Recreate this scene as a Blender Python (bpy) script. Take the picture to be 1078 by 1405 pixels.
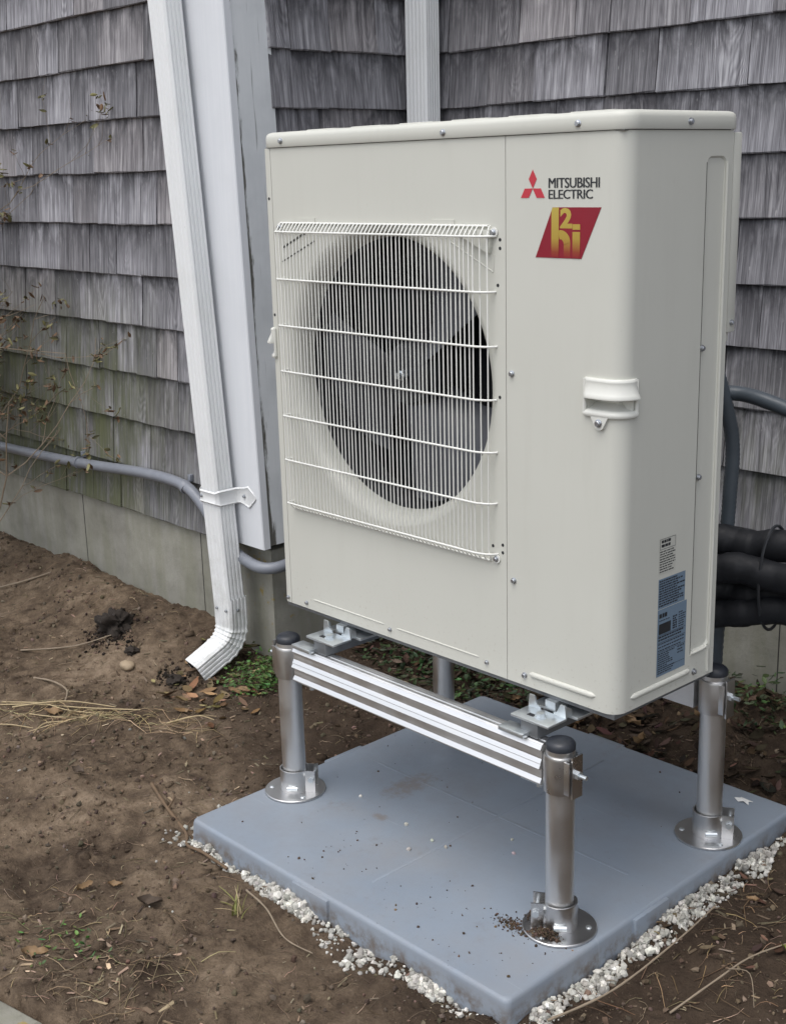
import bpy, bmesh, math, random
import numpy as np
from mathutils import Vector, Matrix
R = math.radians
for o in list(bpy.data.objects): bpy.data.objects.remove(o)
sc = bpy.context.scene
col = sc.collection
rng = random.Random(7)
nr = np.random.default_rng(11)

# ------------------------------------------------------------------ camera
F_PX, W_PX = 1755.25, 1078.0
CAM = Vector((2.2444, -1.7039, 1.3811))
PITCH, ROLL, YAW = -0.2592, -0.0272, -0.8312
fw = Vector((math.sin(YAW)*math.cos(PITCH), math.cos(YAW)*math.cos(PITCH), math.sin(PITCH)))
rt = fw.cross(Vector((0, 0, 1))).normalized(); up = rt.cross(fw)
rt, up = math.cos(ROLL)*rt + math.sin(ROLL)*up, -math.sin(ROLL)*rt + math.cos(ROLL)*up
cd = bpy.data.cameras.new('camera'); cam = bpy.data.objects.new('camera', cd); col.objects.link(cam)
cd.sensor_fit = 'HORIZONTAL'; cd.sensor_width = 36; cd.lens = 36*F_PX/W_PX
cd.clip_start = 0.05; cd.clip_end = 500
cam.matrix_world = Matrix(((rt.x, up.x, -fw.x, CAM.x), (rt.y, up.y, -fw.y, CAM.y), (rt.z, up.z, -fw.z, CAM.z), (0, 0, 0, 1)))
sc.camera = cam
def in_frame(p, m=60):
    d = Vector(p)-CAM; z = d.dot(fw)
    if z < .1: return False
    x = 539+F_PX*d.dot(rt)/z; y = 702.5-F_PX*d.dot(up)/z
    return -m < x < 1078+m and -m < y < 1405+m

# ------------------------------------------------------------------ sky, sun, exposure
SUN_DIR = Vector((.02, -.42, 1.0)).normalized()          # towards the sun, behind thin cloud
w = bpy.data.worlds.new('World'); sc.world = w; w.use_nodes = True
nt = w.node_tree; nt.nodes.clear()
sky = nt.nodes.new('ShaderNodeTexSky'); sky.sky_type = 'NISHITA'; sky.sun_disc = False
sky.sun_elevation = math.asin(SUN_DIR.z); sky.sun_rotation = math.atan2(SUN_DIR.x, SUN_DIR.y)
sky.dust_density = 3.0; sky.air_density = 1.0
hs = nt.nodes.new('ShaderNodeHueSaturation'); hs.inputs['Saturation'].default_value = .35
bg = nt.nodes.new('ShaderNodeBackground'); bg.inputs['Strength'].default_value = .15
wo = nt.nodes.new('ShaderNodeOutputWorld')
nt.links.new(sky.outputs[0], hs.inputs['Color']); nt.links.new(hs.outputs[0], bg.inputs['Color']); nt.links.new(bg.outputs[0], wo.inputs[0])
sd = bpy.data.lights.new('sun', 'SUN'); sd.energy = .5; sd.angle = R(50); sd.color = (1, .97, .92)
sun = bpy.data.objects.new('sun', sd); col.objects.link(sun)
sun.rotation_euler = SUN_DIR.to_track_quat('Z', 'Y').to_euler(); sun.location = (-3, -5, 6)
sc.view_settings.view_transform = 'Standard'; sc.view_settings.look = 'None'
sc.view_settings.exposure = 0.78; sc.view_settings.gamma = 1
sc.render.engine = 'CYCLES'

# ------------------------------------------------------------------ material helpers
class NT:
    def __init__(s, name):
        s.m = bpy.data.materials.new(name); s.m.use_nodes = True
        s.t = s.m.node_tree; s.b = s.t.nodes['Principled BSDF']
    def n(s, typ, **kw):
        nd = s.t.nodes.new(typ)
        for k, v in kw.items():
            if k.startswith('i_'): nd.inputs[k[2:].replace('_', ' ')].default_value = v
            else: setattr(nd, k, v)
        return nd
    def l(s, a, b): s.t.links.new(a, b)
    def set(s, inp, v):
        i = s.b.inputs[inp]
        if hasattr(v, 'links'): s.l(v, i)
        else: i.default_value = v
    def coord(s, kind='Object', scale=(1, 1, 1)):
        tc = s.n('ShaderNodeTexCoord'); mp = s.n('ShaderNodeMapping'); mp.inputs['Scale'].default_value = scale
        if kind == 'World':
            g = s.n('ShaderNodeNewGeometry'); s.l(g.outputs['Position'], mp.inputs[0])
        else: s.l(tc.outputs[kind], mp.inputs[0])
        return mp.outputs[0]
    def noise(s, vec, scale, detail=4, rough=.55, dist=0, out=0):
        n = s.n('ShaderNodeTexNoise'); n.inputs['Scale'].default_value = scale; n.inputs['Detail'].default_value = detail
        n.inputs['Roughness'].default_value = rough; n.inputs['Distortion'].default_value = dist
        s.l(vec, n.inputs['Vector']); return n.outputs[out]
    def ramp(s, fac, stops):
        r = s.n('ShaderNodeValToRGB'); e = r.color_ramp.elements
        for i, (p, c) in enumerate(stops):
            if i >= len(e): e.new(p)
            e[i].position = p; e[i].color = (*c, 1) if len(c) == 3 else c
        s.l(fac, r.inputs[0]); return r.outputs[0]
    def vramp(s, fac, a, b, lo=0., hi=1.):
        n = s.n('ShaderNodeMapRange'); n.inputs[1].default_value = a; n.inputs[2].default_value = b
        n.inputs[3].default_value = lo; n.inputs[4].default_value = hi
        s.l(fac, n.inputs[0]); return n.outputs[0]
    def mix(s, fac, a, b, mode='MIX'):
        n = s.n('ShaderNodeMix', data_type='RGBA', blend_type=mode)
        for v, i in ((fac, n.inputs[0]), (a, n.inputs[6]), (b, n.inputs[7])):
            if hasattr(v, 'links'): s.l(v, i)
            elif i.type == 'RGBA': i.default_value = (*v, 1)
            else: i.default_value = v
        return n.outputs[2]
    def math(s, op, a, b=0.):
        n = s.n('ShaderNodeMath', operation=op)
        for v, i in ((a, n.inputs[0]), (b, n.inputs[1])):
            if hasattr(v, 'links'): s.l(v, i)
            else: i.default_value = v
        return n.outputs[0]
    def sep(s, vec):
        n = s.n('ShaderNodeSeparateXYZ'); s.l(vec, n.inputs[0]); return n.outputs
    def attr(s, name):
        n = s.n('ShaderNodeAttribute'); n.attribute_name = name; return n
    def bump(s, h, strength=.3, dist=.002):
        n = s.n('ShaderNodeBump'); n.inputs['Strength'].default_value = strength; n.inputs['Distance'].default_value = dist
        s.l(h, n.inputs['Height']); s.l(n.outputs[0], s.b.inputs['Normal'])

def plain(name, c, rough=.5, metal=0, var=.12, vs=30, bump=0, bs=400, spec=.5):
    t = NT(name); v = t.coord('World'); n = t.noise(v, vs, 5)
    t.set('Base Color', t.mix(n, tuple(x*(1-var) for x in c), tuple(min(1, x*(1+var)) for x in c)))
    t.set('Roughness', t.vramp(t.noise(v, vs*2.3), .3, .7, rough*.85, min(1, rough*1.15))); t.set('Metallic', metal)
    t.b.inputs['Specular IOR Level'].default_value = spec
    if bump: t.bump(t.noise(v, bs, 3), bump, .001)
    return t.m
M = {}
def cream():
    t = NT('cream_powder_coat'); v = t.coord('World')
    c = t.mix(t.noise(v, 2.2, 5), (.545, .545, .49), (.60, .60, .545))
    fine = t.noise(v, 60, 5, .7)
    c = t.mix(t.vramp(fine, .62, .8, 0, .25), c, (.42, .41, .36))
    t.set('Base Color', c); t.set('Roughness', t.vramp(t.noise(v, 9, 4), .3, .7, .34, .48))
    t.b.inputs['Specular IOR Level'].default_value = .4
    dust = t.math('MULTIPLY', t.vramp(t.noise(t.coord('World', (22, 22, 2.2)), 1, 6, .65), .50, .78, 0, .16), t.vramp(t.noise(v, 3, 3), .35, .6))
    p = t.sep(v); low = t.math('MULTIPLY', t.vramp(p[2], .62, .44, 0, .5), t.vramp(t.noise(v, 130, 4, .7), .60, .70))
    c = t.mix(dust, c, (.40, .385, .33)); c = t.mix(low, c, (.30, .25, .19)); t.set('Base Color', c)
    t.bump(t.math('ADD', t.math('MULTIPLY', t.noise(v, 700, 2), .10), t.math('MULTIPLY', t.noise(v, 4.5, 2), 6.0)), .10, .0012); return t.m
M['cream'] = cream()
M['cream_plastic'] = plain('cream_plastic', (.66, .66, .61), .38, var=.05)
M['wire'] = plain('white_wire', (.74, .74, .70), .35, var=.06)
M['zinc'] = plain('zinc_plate', (.62, .66, .68), .34, .85, .2, 60)
M['screw'] = plain('screw_zinc', (.45, .47, .50), .3, .9, .3, 300)
def steel(name, c, ro, streak=(1, 1, 60)):
    t = NT(name); v = t.coord('World', streak); n = t.noise(v, 6, 6, .6)
    t.set('Base Color', t.mix(n, tuple(x*.78 for x in c), c)); t.set('Metallic', 1.0)
    s2 = t.noise(t.coord('World'), 14, 5, .6)
    t.set('Roughness', t.vramp(t.math('ADD', n, s2), .7, 1.3, ro*.75, ro*1.35))
    t.bump(n, .05, .0005); return t.m
M['steel'] = steel('brushed_steel_tube', (.82, .815, .805), .36, (1, 1, .05))
M['steel_plate'] = steel('steel_plate', (.68, .675, .67), .30, (1, 1, 1))
M['beam'] = steel('aluminium_beam', (.84, .84, .84), .42, (.3, 30, 30))
M['strut'] = plain('galvanised_strut', (.20, .21, .22), .5, .6, .25, 40)
M['black_cap'] = plain('black_rubber', (.018, .021, .028), .42, var=.2)
M['foam'] = plain('black_foam_insulation', (.010, .011, .014), .62, var=.35, vs=50, bump=.2, bs=500)
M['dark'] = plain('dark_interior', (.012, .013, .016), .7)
def coil():
    t = NT('coil_fins'); v = t.coord('World'); wv = t.n('ShaderNodeTexWave', bands_direction='X'); wv.inputs['Scale'].default_value = 180
    t.l(v, wv.inputs[0]); n = t.noise(v, 5)
    t.set('Base Color', t.mix(wv.outputs[1], (.006, .007, .009), t.mix(n, (.020, .024, .032), (.010, .012, .016)))); t.set('Roughness', .5); return t.m
M['coil'] = coil()
M['blade'] = plain('grey_fan_plastic', (.055, .058, .068), .45, var=.1)
M['hub'] = plain('dark_fan_plastic', (.02, .022, .026), .5, var=.1)
M['gasket'] = plain('panel_seam', (.10, .10, .09), .8)
M['red'] = plain('emblem_red', (.50, .035, .055), .4, var=.05)
M['ink'] = plain('black_ink', (.02, .022, .026), .5, var=.05)
M['maroon'] = plain('sticker_maroon', (.235, .008, .022), .35, var=.06)
def gold():
    t = NT('sticker_gold'); z = t.sep(t.coord('World'))[2]
    t.set('Base Color', t.ramp(t.vramp(z, 1.235, 1.318), [(0, (.24, .012, .02)), (.12, (.27, .05, .02)), (.38, (.40, .27, .045)), (1, (.47, .36, .07))]))
    t.set('Roughness', .35); return t.m
M['gold'] = gold()
def conduit():
    t = NT('grey_conduit'); v = t.coord('World'); n = t.noise(v, 25, 5)
    t.set('Base Color', t.mix(n, (.17, .185, .215), (.25, .265, .30))); t.set('Roughness', .42); return t.m
M['conduit'] = conduit()
M['conduit_dark'] = plain('dark_grey_conduit', (.07, .085, .10), .45, var=.15)
def white_paint(name, dirty=True):
    t = NT(name); v = t.coord('World'); p = t.sep(v)
    st = t.noise(t.coord('World', (60, 60, 3)), 1, 5, .6); sp = t.noise(v, 90, 4, .7); bl = t.noise(v, 6, 4)
    c = t.mix(st, (.70, .715, .72), (.80, .81, .81))
    c = t.mix(t.vramp(bl, .5, .75, 0, .35), c, (.58, .59, .56))
    c = t.mix(t.vramp(sp, .70, .76, 0, .55), c, (.30, .29, .26))
    low = t.math('MULTIPLY', t.vramp(p[2], .55, .0, 0, 1), t.vramp(t.noise(v, 22, 5, .7), .45, .72, 0, .5))
    c = t.mix(low, c, (.26, .26, .21))
    t.set('Base Color', c); t.set('Roughness', t.vramp(bl, .3, .7, .38, .6)); t.bump(t.math('ADD', st, sp), .12, .001)
    return t.m
M['white'] = white_paint('white_aluminium_paint')
def board_white():
    t = NT('white_board_paint'); v = t.coord('World'); p = t.sep(v)
    st = t.noise(t.coord('World', (70, 70, 2.5)), 1, 5, .65); bl = t.noise(v, 5, 4)
    c = t.mix(st, (.64, .665, .70), (.75, .765, .79))
    c = t.mix(t.vramp(bl, .5, .8, 0, .3), c, (.54, .56, .58))
    edge = t.vramp(t.math('ADD', p[0], t.math('MULTIPLY', p[2], .043)), -.612, -.584, 0, 1)
    pe = t.math('ADD', t.math('MULTIPLY', edge, .9), t.noise(t.coord('World', (30, 30, 6)), 1, 6, .7))
    peel = t.vramp(pe, 1.05, 1.12)
    c = t.mix(peel, c, t.mix(st, (.09, .085, .075), (.20, .19, .17)))
    t.set('Base Color', c); t.set('Roughness', .5); t.bump(t.math('SUBTRACT', t.math('MULTIPLY', st, .4), peel), .35, .0015); return t.m
M['board_white'] = board_white()
def board_grey():
    t = NT('weathered_grey_board'); v = t.coord('World'); p = t.sep(v)
    st = t.noise(t.coord('World', (70, 70, 2.2)), 1, 6, .65); bl = t.noise(v, 7, 5)
    c = t.mix(st, (.62, .65, .67), (.75, .77, .78))
    c = t.mix(t.vramp(bl, .45, .75, 0, .6), c, (.50, .525, .54))
    y = p[1]
    edge = t.vramp(y, .475, .41, 0, .75)
    low = t.vramp(p[2], 1.0, .35, 0, .12)
    pe = t.math('ADD', t.math('ADD', edge, low), t.noise(t.coord('World', (25, 25, 3)), 1, 6, .72))
    peel = t.vramp(pe, .95, 1.03)
    wood = t.mix(st, (.06, .058, .05), (.17, .165, .145))
    c = t.mix(peel, c, wood)
    crack = t.vramp(t.noise(t.coord('World', (90, 90, 1.0)), 1, 3), .66, .72)
    c = t.mix(t.math('MULTIPLY', crack, .6), c, (.16, .16, .16))
    t.set('Base Color', c); t.set('Roughness', .65); t.bump(t.math('SUBTRACT', t.math('MULTIPLY', st, .5), peel), .4, .0015); return t.m
M['board_grey'] = board_grey()
def shingle_mat():
    t = NT('weathered_cedar_shingle'); rn = t.attr('rnd'); uv = t.attr('suv')
    # suv: x across shingle (m), y height above butt (m), z = per shingle offset
    vec = uv.outputs['Vector']
    def mapped(sx, sy, sz=1.):
        m = t.n('ShaderNodeMapping'); m.inputs['Scale'].default_value = (sx, sy, sz); t.l(vec, m.inputs[0]); return m.outputs[0]
    warp = t.noise(mapped(9, 3.0), 1, 3, .5)
    fine = t.noise(mapped(420, 7), 1, 5, .65)
    med = t.noise(mapped(95, 4.5), 1, 5, .6, .6)
    big = t.noise(mapped(22, 9), 1, 5, .6, .4)
    p = t.sep(vec)
    # growth-ring figure: bands of a warped arch
    x0 = t.math('SUBTRACT', p[0], t.vramp(rn.outputs['Fac'], 0, 1, -.06, .06))
    arch = t.math('ADD', t.math('MULTIPLY', t.math('MULTIPLY', x0, x0), 30.), t.math('MULTIPLY', p[1], -.33))
    ph = t.math('ADD', t.math('MULTIPLY', arch, 430.), t.math('MULTIPLY', warp, 75.))
    ring = t.math('MULTIPLY', t.math('ADD', t.math('SINE', ph), 1.), .5)
    ringamt = t.vramp(rn.outputs['Fac'], .45, 1., .0, .26)
    grain = t.math('ADD', t.math('MULTIPLY', fine, .55), t.math('MULTIPLY', med, .6))
    grain = t.math('ADD', grain, t.math('MULTIPLY', t.math('MULTIPLY', t.math('SUBTRACT', ring, .5), ringamt), .42))
    c = t.ramp(grain, [(.33, (.050, .048, .054)), (.46, (.138, .135, .148)), (.59, (.265, .262, .282)), (.74, (.47, .466, .49))])
    tone = t.vramp(t.math('FRACT', t.math('MULTIPLY', rn.outputs['Fac'], 7.31)), 0, 1, .64, 1.24)
    tn = t.n('ShaderNodeCombineColor'); [t.l(tone, i) for i in tn.inputs]
    c = t.mix(1., c, tn.outputs[0], 'MULTIPLY')
    warm = t.vramp(t.math('FRACT', t.math('MULTIPLY', rn.outputs['Fac'], 3.77)), .5, 1, 0, .45)
    c = t.mix(warm, c, t.mix(1., c, (1.02, .93, .84), 'MULTIPLY'))
    # water stains running down from under the course above, blotchy
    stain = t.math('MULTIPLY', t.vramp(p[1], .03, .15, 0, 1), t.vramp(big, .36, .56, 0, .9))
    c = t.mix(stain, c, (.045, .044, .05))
    c = t.mix(t.vramp(big, .60, .74, 0, .45), c, (.33, .325, .345))
    # algae on the low damp courses beside the shrub
    w_ = t.sep(t.coord('World')); mossn = t.noise(t.coord('World', (9, 9, 4)), 1, 5, .6); stre = t.noise(mapped(60, 6), 1, 4, .6)
    mm = t.math('MULTIPLY', t.math('MULTIPLY', t.vramp(w_[2], 1.12, .75), t.vramp(w_[0], -1.0, -1.45)), t.vramp(t.math('ADD', mossn, t.math('MULTIPLY', stre, .6)), .50, .90))
    mm2 = t.math('MULTIPLY', t.vramp(w_[2], .95, .6, 0, .4), t.vramp(t.math('ADD', mossn, t.math('MULTIPLY', stre, .5)), .62, .95))
    c = t.mix(t.math('MULTIPLY', t.math('MAXIMUM', mm, mm2), .85), c, t.mix(stre, (.05, .055, .028), (.15, .165, .075)))
    speck = t.noise(mapped(130, 34), 1, 3, .5)
    c = t.mix(t.vramp(speck, .71, .77, 0, .5), c, (.50, .49, .48))
    t.set('Base Color', c); t.set('Roughness', .82); t.b.inputs['Specular IOR Level'].default_value = .25
    t.bump(t.math('ADD', grain, t.math('MULTIPLY', ring, .12)), .75, .0022)
    return t.m
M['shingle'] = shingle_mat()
M['sheath'] = plain('dark_sheathing', (.03, .028, .027), .9)
def concrete(name, a, b, green=.5):
    t = NT(name); v = t.coord('World'); p = t.sep(v)
    n = t.vramp(t.noise(v, 5, 8, .68), .3, .7); f = t.noise(v, 120, 4, .6); st = t.noise(t.coord('World', (16, 16, 2.0)), 1, 5, .6)
    c = t.mix(n, a, b); c = t.mix(t.vramp(f, .6, .8, 0, .4), c, tuple(x*.55 for x in a))
    gm = t.math('MULTIPLY', t.vramp(st, .38, .62), green); c = t.mix(gm, c, (.15, .155, .085))
    ye = t.math('MULTIPLY', t.vramp(t.noise(v, 26, 4, .6), .63, .69), t.math('MULTIPLY', t.vramp(p[0], -.80, -.70), t.vramp(p[1], .60, .5)))
    c = t.mix(t.math('MULTIPLY', ye, .8), c, (.30, .21, .035))
    dk = t.vramp(p[2], .10, .0, 0, .45); c = t.mix(t.math('MULTIPLY', dk, t.vramp(n, .35, .6)), c, (.06, .055, .04))
    t.set('Base Color', c); t.set('Roughness', .88); t.bump(t.math('ADD', f, n), .35, .003); return t.m
M['concrete'] = concrete('damp_concrete', (.19, .185, .16), (.38, .37, .325), .34)
M['slab'] = concrete('slab_concrete', (.20, .19, .16), (.30, .29, .25), .25)
def pad_mat():
    t = NT('grey_blue_plastic_pad'); v = t.coord('World'); p = t.sep(v)
    n = t.noise(v, 4, 6, .6); f = t.noise(v, 160, 4, .6)
    c = t.mix(n, (.20, .235, .285), (.25, .29, .34))
    c = t.mix(t.vramp(f, .60, .78, 0, .3), c, (.14, .16, .19))
    soil = t.math('MULTIPLY', t.vramp(t.noise(v, 7, 6, .68), .55, .72), t.vramp(t.noise(v, 60, 5, .7), .45, .62))
    c = t.mix(t.math('MULTIPLY', soil, .42), c, (.16, .125, .095))
    # one wet footprint-like smear
    def spot(x, y, rx, ry):
        a = t.math('DIVIDE', t.math('SUBTRACT', p[0], x), rx); b = t.math('DIVIDE', t.math('SUBTRACT', p[1], y), ry)
        return t.math('SUBTRACT', 1., t.math('ADD', t.math('MULTIPLY', a, a), t.math('MULTIPLY', b, b)))
    sp = t.math('MAXIMUM', spot(.315, -.005, .034, .02), spot(.25, .14, .05, .10))
    sp = t.math('ADD', sp, t.math('MULTIPLY', t.math('SUBTRACT', t.noise(v, 50, 4, .7), .5), 2.2))
    c = t.mix(t.vramp(sp, .3, 1.0, 0, .5), c, (.17, .12, .075))
    film = t.vramp(t.noise(v, 3.1, 8, .72), .44, .68); c = t.mix(t.math('MULTIPLY', film, .30), c, (.235, .215, .19))
    rim = t.math('MULTIPLY', t.vramp(p[2], -.010, -.035), t.vramp(t.noise(v, 28, 6, .7), .42, .62)); c = t.mix(t.math('MULTIPLY', rim, .8), c, (.11, .082, .058))
    scr = t.vramp(t.noise(t.coord('World', (4, 90, 4)), 1, 3, .5), .68, .74); c = t.mix(t.math('MULTIPLY', scr, .25), c, (.36, .40, .44))
    t.set('Base Color', c); t.set('Roughness', t.vramp(t.math('ADD', n, film), .4, 1.3, .32, .62)); t.bump(t.math('ADD', t.noise(v, 300, 3), t.math('MULTIPLY', t.noise(v, 40, 4), .8)), .16, .001); return t.m
M['pad'] = pad_mat()
def soil_mat():
    t = NT('bare_soil'); v = t.coord('World'); p = t.sep(v)
    n = t.noise(v, 2.3, 6, .6); n2 = t.noise(v, 17, 8, .72); f = t.noise(v, 150, 6, .7)
    c = t.ramp(t.math('ADD', t.math('MULTIPLY', n, .55), t.math('MULTIPLY', n2, .5)), [(.37, (.030, .020, .014)), (.46, (.082, .059, .041)), (.55, (.155, .114, .078)), (.65, (.26, .198, .140))])
    c = t.mix(t.vramp(f, .52, .75, 0, .6), c, (.035, .023, .016))
    c = t.mix(t.vramp(f, .40, .25, 0, .5), c, (.20, .15, .105))
    # freshly dug, damp earth beside the pad and behind it
    damp = t.math('MAXIMUM', t.vramp(t.math('ADD', p[0], t.math('MULTIPLY', n, .8)), 1.0, 1.5),
                  t.vramp(t.math('ADD', p[1], t.math('MULTIPLY', t.math('ADD', p[0], n), .45)), .0, .24))
    damp = t.math('MULTIPLY', damp, t.vramp(p[0], -1.15, -.6))
    c = t.mix(t.math('MULTIPLY', damp, .80), c, t.mix(n2, (.022, .015, .011), (.060, .042, .030)))
    t.set('Base Color', c); t.set('Roughness', .95); t.b.inputs['Specular IOR Level'].default_value = .15
    t.bump(t.math('ADD', t.math('MULTIPLY', n2, .8), f), 1.0, .006); return t.m
M['soil'] = soil_mat()
def colattr(name, rough=.85, scale=1.):
    t = NT(name); a = t.attr('Col'); v = t.coord('World'); n = t.noise(v, 160, 4, .6)
    t.set('Base Color', t.mix(t.vramp(n, .3, .7, 0, .45), a.outputs['Color'], t.mix(1., a.outputs['Color'], (.55, .52, .5), 'MULTIPLY')))
    t.set('Roughness', rough); t.b.inputs['Specular IOR Level'].default_value = .2; t.bump(n, .3, .001); return t.m
M['litter'] = colattr('plant_litter'); M['chips'] = colattr('white_stone_chips', .8)
def leafm(name, rough=.6):
    t = NT(name); a = t.attr('Col'); t.set('Base Color', a.outputs['Color']); t.set('Roughness', rough)
    t.b.inputs['Subsurface Weight'].default_value = 0; t.b.inputs['Transmission Weight'].default_value = 0; return t.m
M['green'] = leafm('green_leaf')
M['bark'] = plain('brown_bark', (.13, .085, .05), .85, var=.35, vs=60, bump=.4, bs=200)
M['twig'] = plain('shrub_twig', (.24, .19, .135), .8, var=.35, vs=60)
M['straw'] = plain('dry_straw', (.42, .33, .19), .7, var=.3, vs=60)
M['leaf_tan'] = plain('tan_dead_leaf', (.20, .125, .060), .7, var=.35, vs=70)
M['leaf_brown'] = plain('brown_dead_leaf', (.065, .045, .030), .8, var=.45, vs=60)
M['leaf_olive'] = plain('yellow_green_leaf', (.20, .21, .05), .6, var=.35, vs=60)
M['stone'] = plain('tan_stone', (.33, .255, .17), .75, var=.2, vs=25, bump=.3, bs=150)
M['clod'] = plain('dark_peat', (.020, .014, .010), .95, var=.5, vs=80, bump=.8, bs=180)
M['paper'] = plain('white_scrap', (.72, .72, .70), .6, var=.05)
M['bluelabel'] = plain('blue_grey_label', (.16, .225, .30), .35, var=.08)
M['whitelabel'] = plain('pale_label', (.52, .52, .47), .4, var=.04)
M['tie'] = plain('black_cable_tie', (.03, .032, .036), .4)

# ------------------------------------------------------------------ mesh helpers
ORG = {}
def tag(o, label=None, cat=None, group=None, kind=None):
    for k, v in (('label', label), ('category', cat), ('group', group), ('kind', kind)):
        if v: o[k] = v
    return o
def empty(name, loc, label=None, cat=None, group=None):
    o = bpy.data.objects.new(name, None); col.objects.link(o); o.location = loc; o.empty_display_size = .1
    ORG[o.name] = Vector(loc); return tag(o, label, cat, group)
def link(name, me, parent=None, origin=None):
    o = bpy.data.objects.new(name, me); col.objects.link(o)
    if parent is not None:
        o.parent = parent; og = ORG[parent.name]
    else: og = Vector(origin) if origin is not None else Vector((0, 0, 0)); o.location = og
    ORG[o.name] = og; return o
class MB:
    def __init__(s): s.v = []; s.f = []
    def add(s, vs, fs):
        b = len(s.v); s.v += [tuple(x) for x in vs]; s.f += [tuple(i+b for i in f) for f in fs]; return s
    def box(s, x0, x1, y0, y1, z0, z1):
        return s.add([(x, y, z) for z in (z0, z1) for y in (y0, y1) for x in (x0, x1)],
                     [(0, 2, 3, 1), (4, 5, 7, 6), (0, 1, 5, 4), (2, 6, 7, 3), (0, 4, 6, 2), (1, 3, 7, 5)])
    def bbox(s, x0, x1, y0, y1, z0, z1, b=.003, seg=2):
        bm = bmesh.new(); bmesh.ops.create_cube(bm, size=1)
        for v in bm.verts: v.co = ((x0+x1)/2+v.co.x*(x1-x0), (y0+y1)/2+v.co.y*(y1-y0), (z0+z1)/2+v.co.z*(z1-z0))
        bmesh.ops.bevel(bm, geom=bm.edges[:], offset=b, segments=seg, affect='EDGES', profile=.5)
        bm.verts.index_update(); s.add([v.co[:] for v in bm.verts], [[v.index for v in f.verts] for f in bm.faces]); bm.free(); return s
    def tube(s, path, r, n=10, cap=True, closed=False):
        P = [Vector(p) for p in path]; k = len(P); rings = []; ref = None
        for i in range(k):
            if closed: t = P[(i+1) % k]-P[i-1]
            else: t = P[min(i+1, k-1)]-P[max(i-1, 0)]
            t.normalize()
            if ref is None:
                a = Vector((0, 0, 1)) if abs(t.z) < .9 else Vector((1, 0, 0)); ref = (a-t*a.dot(t)).normalized()
            else: ref = (ref-t*ref.dot(t)).normalized()
            b = t.cross(ref); rr = r[i] if hasattr(r, '__len__') else r
            rings.append([P[i]+rr*(math.cos(2*math.pi*j/n)*ref+math.sin(2*math.pi*j/n)*b) for j in range(n)])
        vs = [v for g in rings for v in g]; fs = []
        for i in range(k if closed else k-1):
            for j in range(n):
                a, b2 = i*n, ((i+1) % k)*n
                fs.append((a+j, a+(j+1) % n, b2+(j+1) % n, b2+j))
        if cap and not closed: fs += [tuple(range(n))[::-1], tuple((k-1)*n+j for j in range(n))]
        return s.add(vs, fs)
    def lathe(s, prof, c, n=24, axis='Z'):
        vs = []; fs = []; k = len(prof)
        for (r, h) in prof:
            for j in range(n):
                a = 2*math.pi*j/n; x, y = r*math.cos(a), r*math.sin(a)
                if axis == 'Z': vs.append((c[0]+x, c[1]+y, c[2]+h))
                elif axis == 'Y': vs.append((c[0]+x, c[1]-h, c[2]+y))      # h towards -y
                else: vs.append((c[0]+h, c[1]+x, c[2]+y))                   # h towards +x
        for i in range(k-1):
            for j in range(n): fs.append((i*n+j, i*n+(j+1) % n, (i+1)*n+(j+1) % n, (i+1)*n+j))
        if prof[0][0] > 1e-6: fs.append(tuple(range(n))[::-1])
        if prof[-1][0] > 1e-6: fs.append(tuple((k-1)*n+j for j in range(n)))
        return s.add(vs, fs)
    def prism(s, poly, ext, axis='Y'):
        """poly in the plane normal to axis, extruded a..b along it"""
        a, b = ext; n = len(poly)
        def P(u, v, w): return {'Y': (u, w, v), 'X': (w, u, v), 'Z': (u, v, w)}[axis]
        vs = [P(u, v, a) for u, v in poly]+[P(u, v, b) for u, v in poly]
        fs = [tuple(range(n))[::-1], tuple(range(n, 2*n))]+[(i, (i+1) % n, n+(i+1) % n, n+i) for i in range(n)]
        return s.add(vs, fs)
    def strip(s, rows, closed=False):
        n = len(rows[0]); vs = [p for r in rows for p in r]; fs = []
        for i in range(len(rows)-1):
            for j in range(n if closed else n-1): fs.append((i*n+j, i*n+(j+1) % n, (i+1)*n+(j+1) % n, (i+1)*n+j))
        return s.add(vs, fs)
    def build(s, name, mat, parent=None, origin=None, smooth=35, flip=True):
        og = ORG[parent.name] if parent is not None else (Vector(origin) if origin is not None else Vector((0, 0, 0)))
        me = bpy.data.meshes.new(name); me.from_pydata([(v[0]-og.x, v[1]-og.y, v[2]-og.z) for v in s.v], [], s.f)
        bm = bmesh.new(); bm.from_mesh(me)
        if flip: bmesh.ops.recalc_face_normals(bm, faces=bm.faces)
        bm.to_mesh(me); bm.free()
        if smooth:
            me.polygons.foreach_set('use_smooth', [True]*len(me.polygons)); me.set_sharp_from_angle(angle=R(smooth))
        me.materials.append(M[mat]); me.update()
        return link(name, me, parent, origin)
def plane_with_hole(outer, hole, place):
    """planar region between two loops, as triangles"""
    bm = bmesh.new(); es = []
    for lp in (outer, hole):
        vs = [bm.verts.new((u, v, 0)) for u, v in lp]
        es += [bm.edges.new((vs[i], vs[(i+1) % len(vs)])) for i in range(len(vs))]
    bmesh.ops.triangle_fill(bm, use_beauty=True, edges=es)
    bm.verts.index_update(); V = [place(v.co.x, v.co.y) for v in bm.verts]; Fc = [[v.index for v in f.verts] for f in bm.faces]; bm.free(); return V, Fc
def rrect(x0, x1, y0, y1, r, n=6):
    out = []
    for cx, cy, a0 in ((x1-r, y1-r, 0), (x0+r, y1-r, 90), (x0+r, y0+r, 180), (x1-r, y0+r, 270)):
        out += [(cx+r*math.cos(R(a0+90*i/n)), cy+r*math.sin(R(a0+90*i/n))) for i in range(n+1)]
    return out
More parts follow.
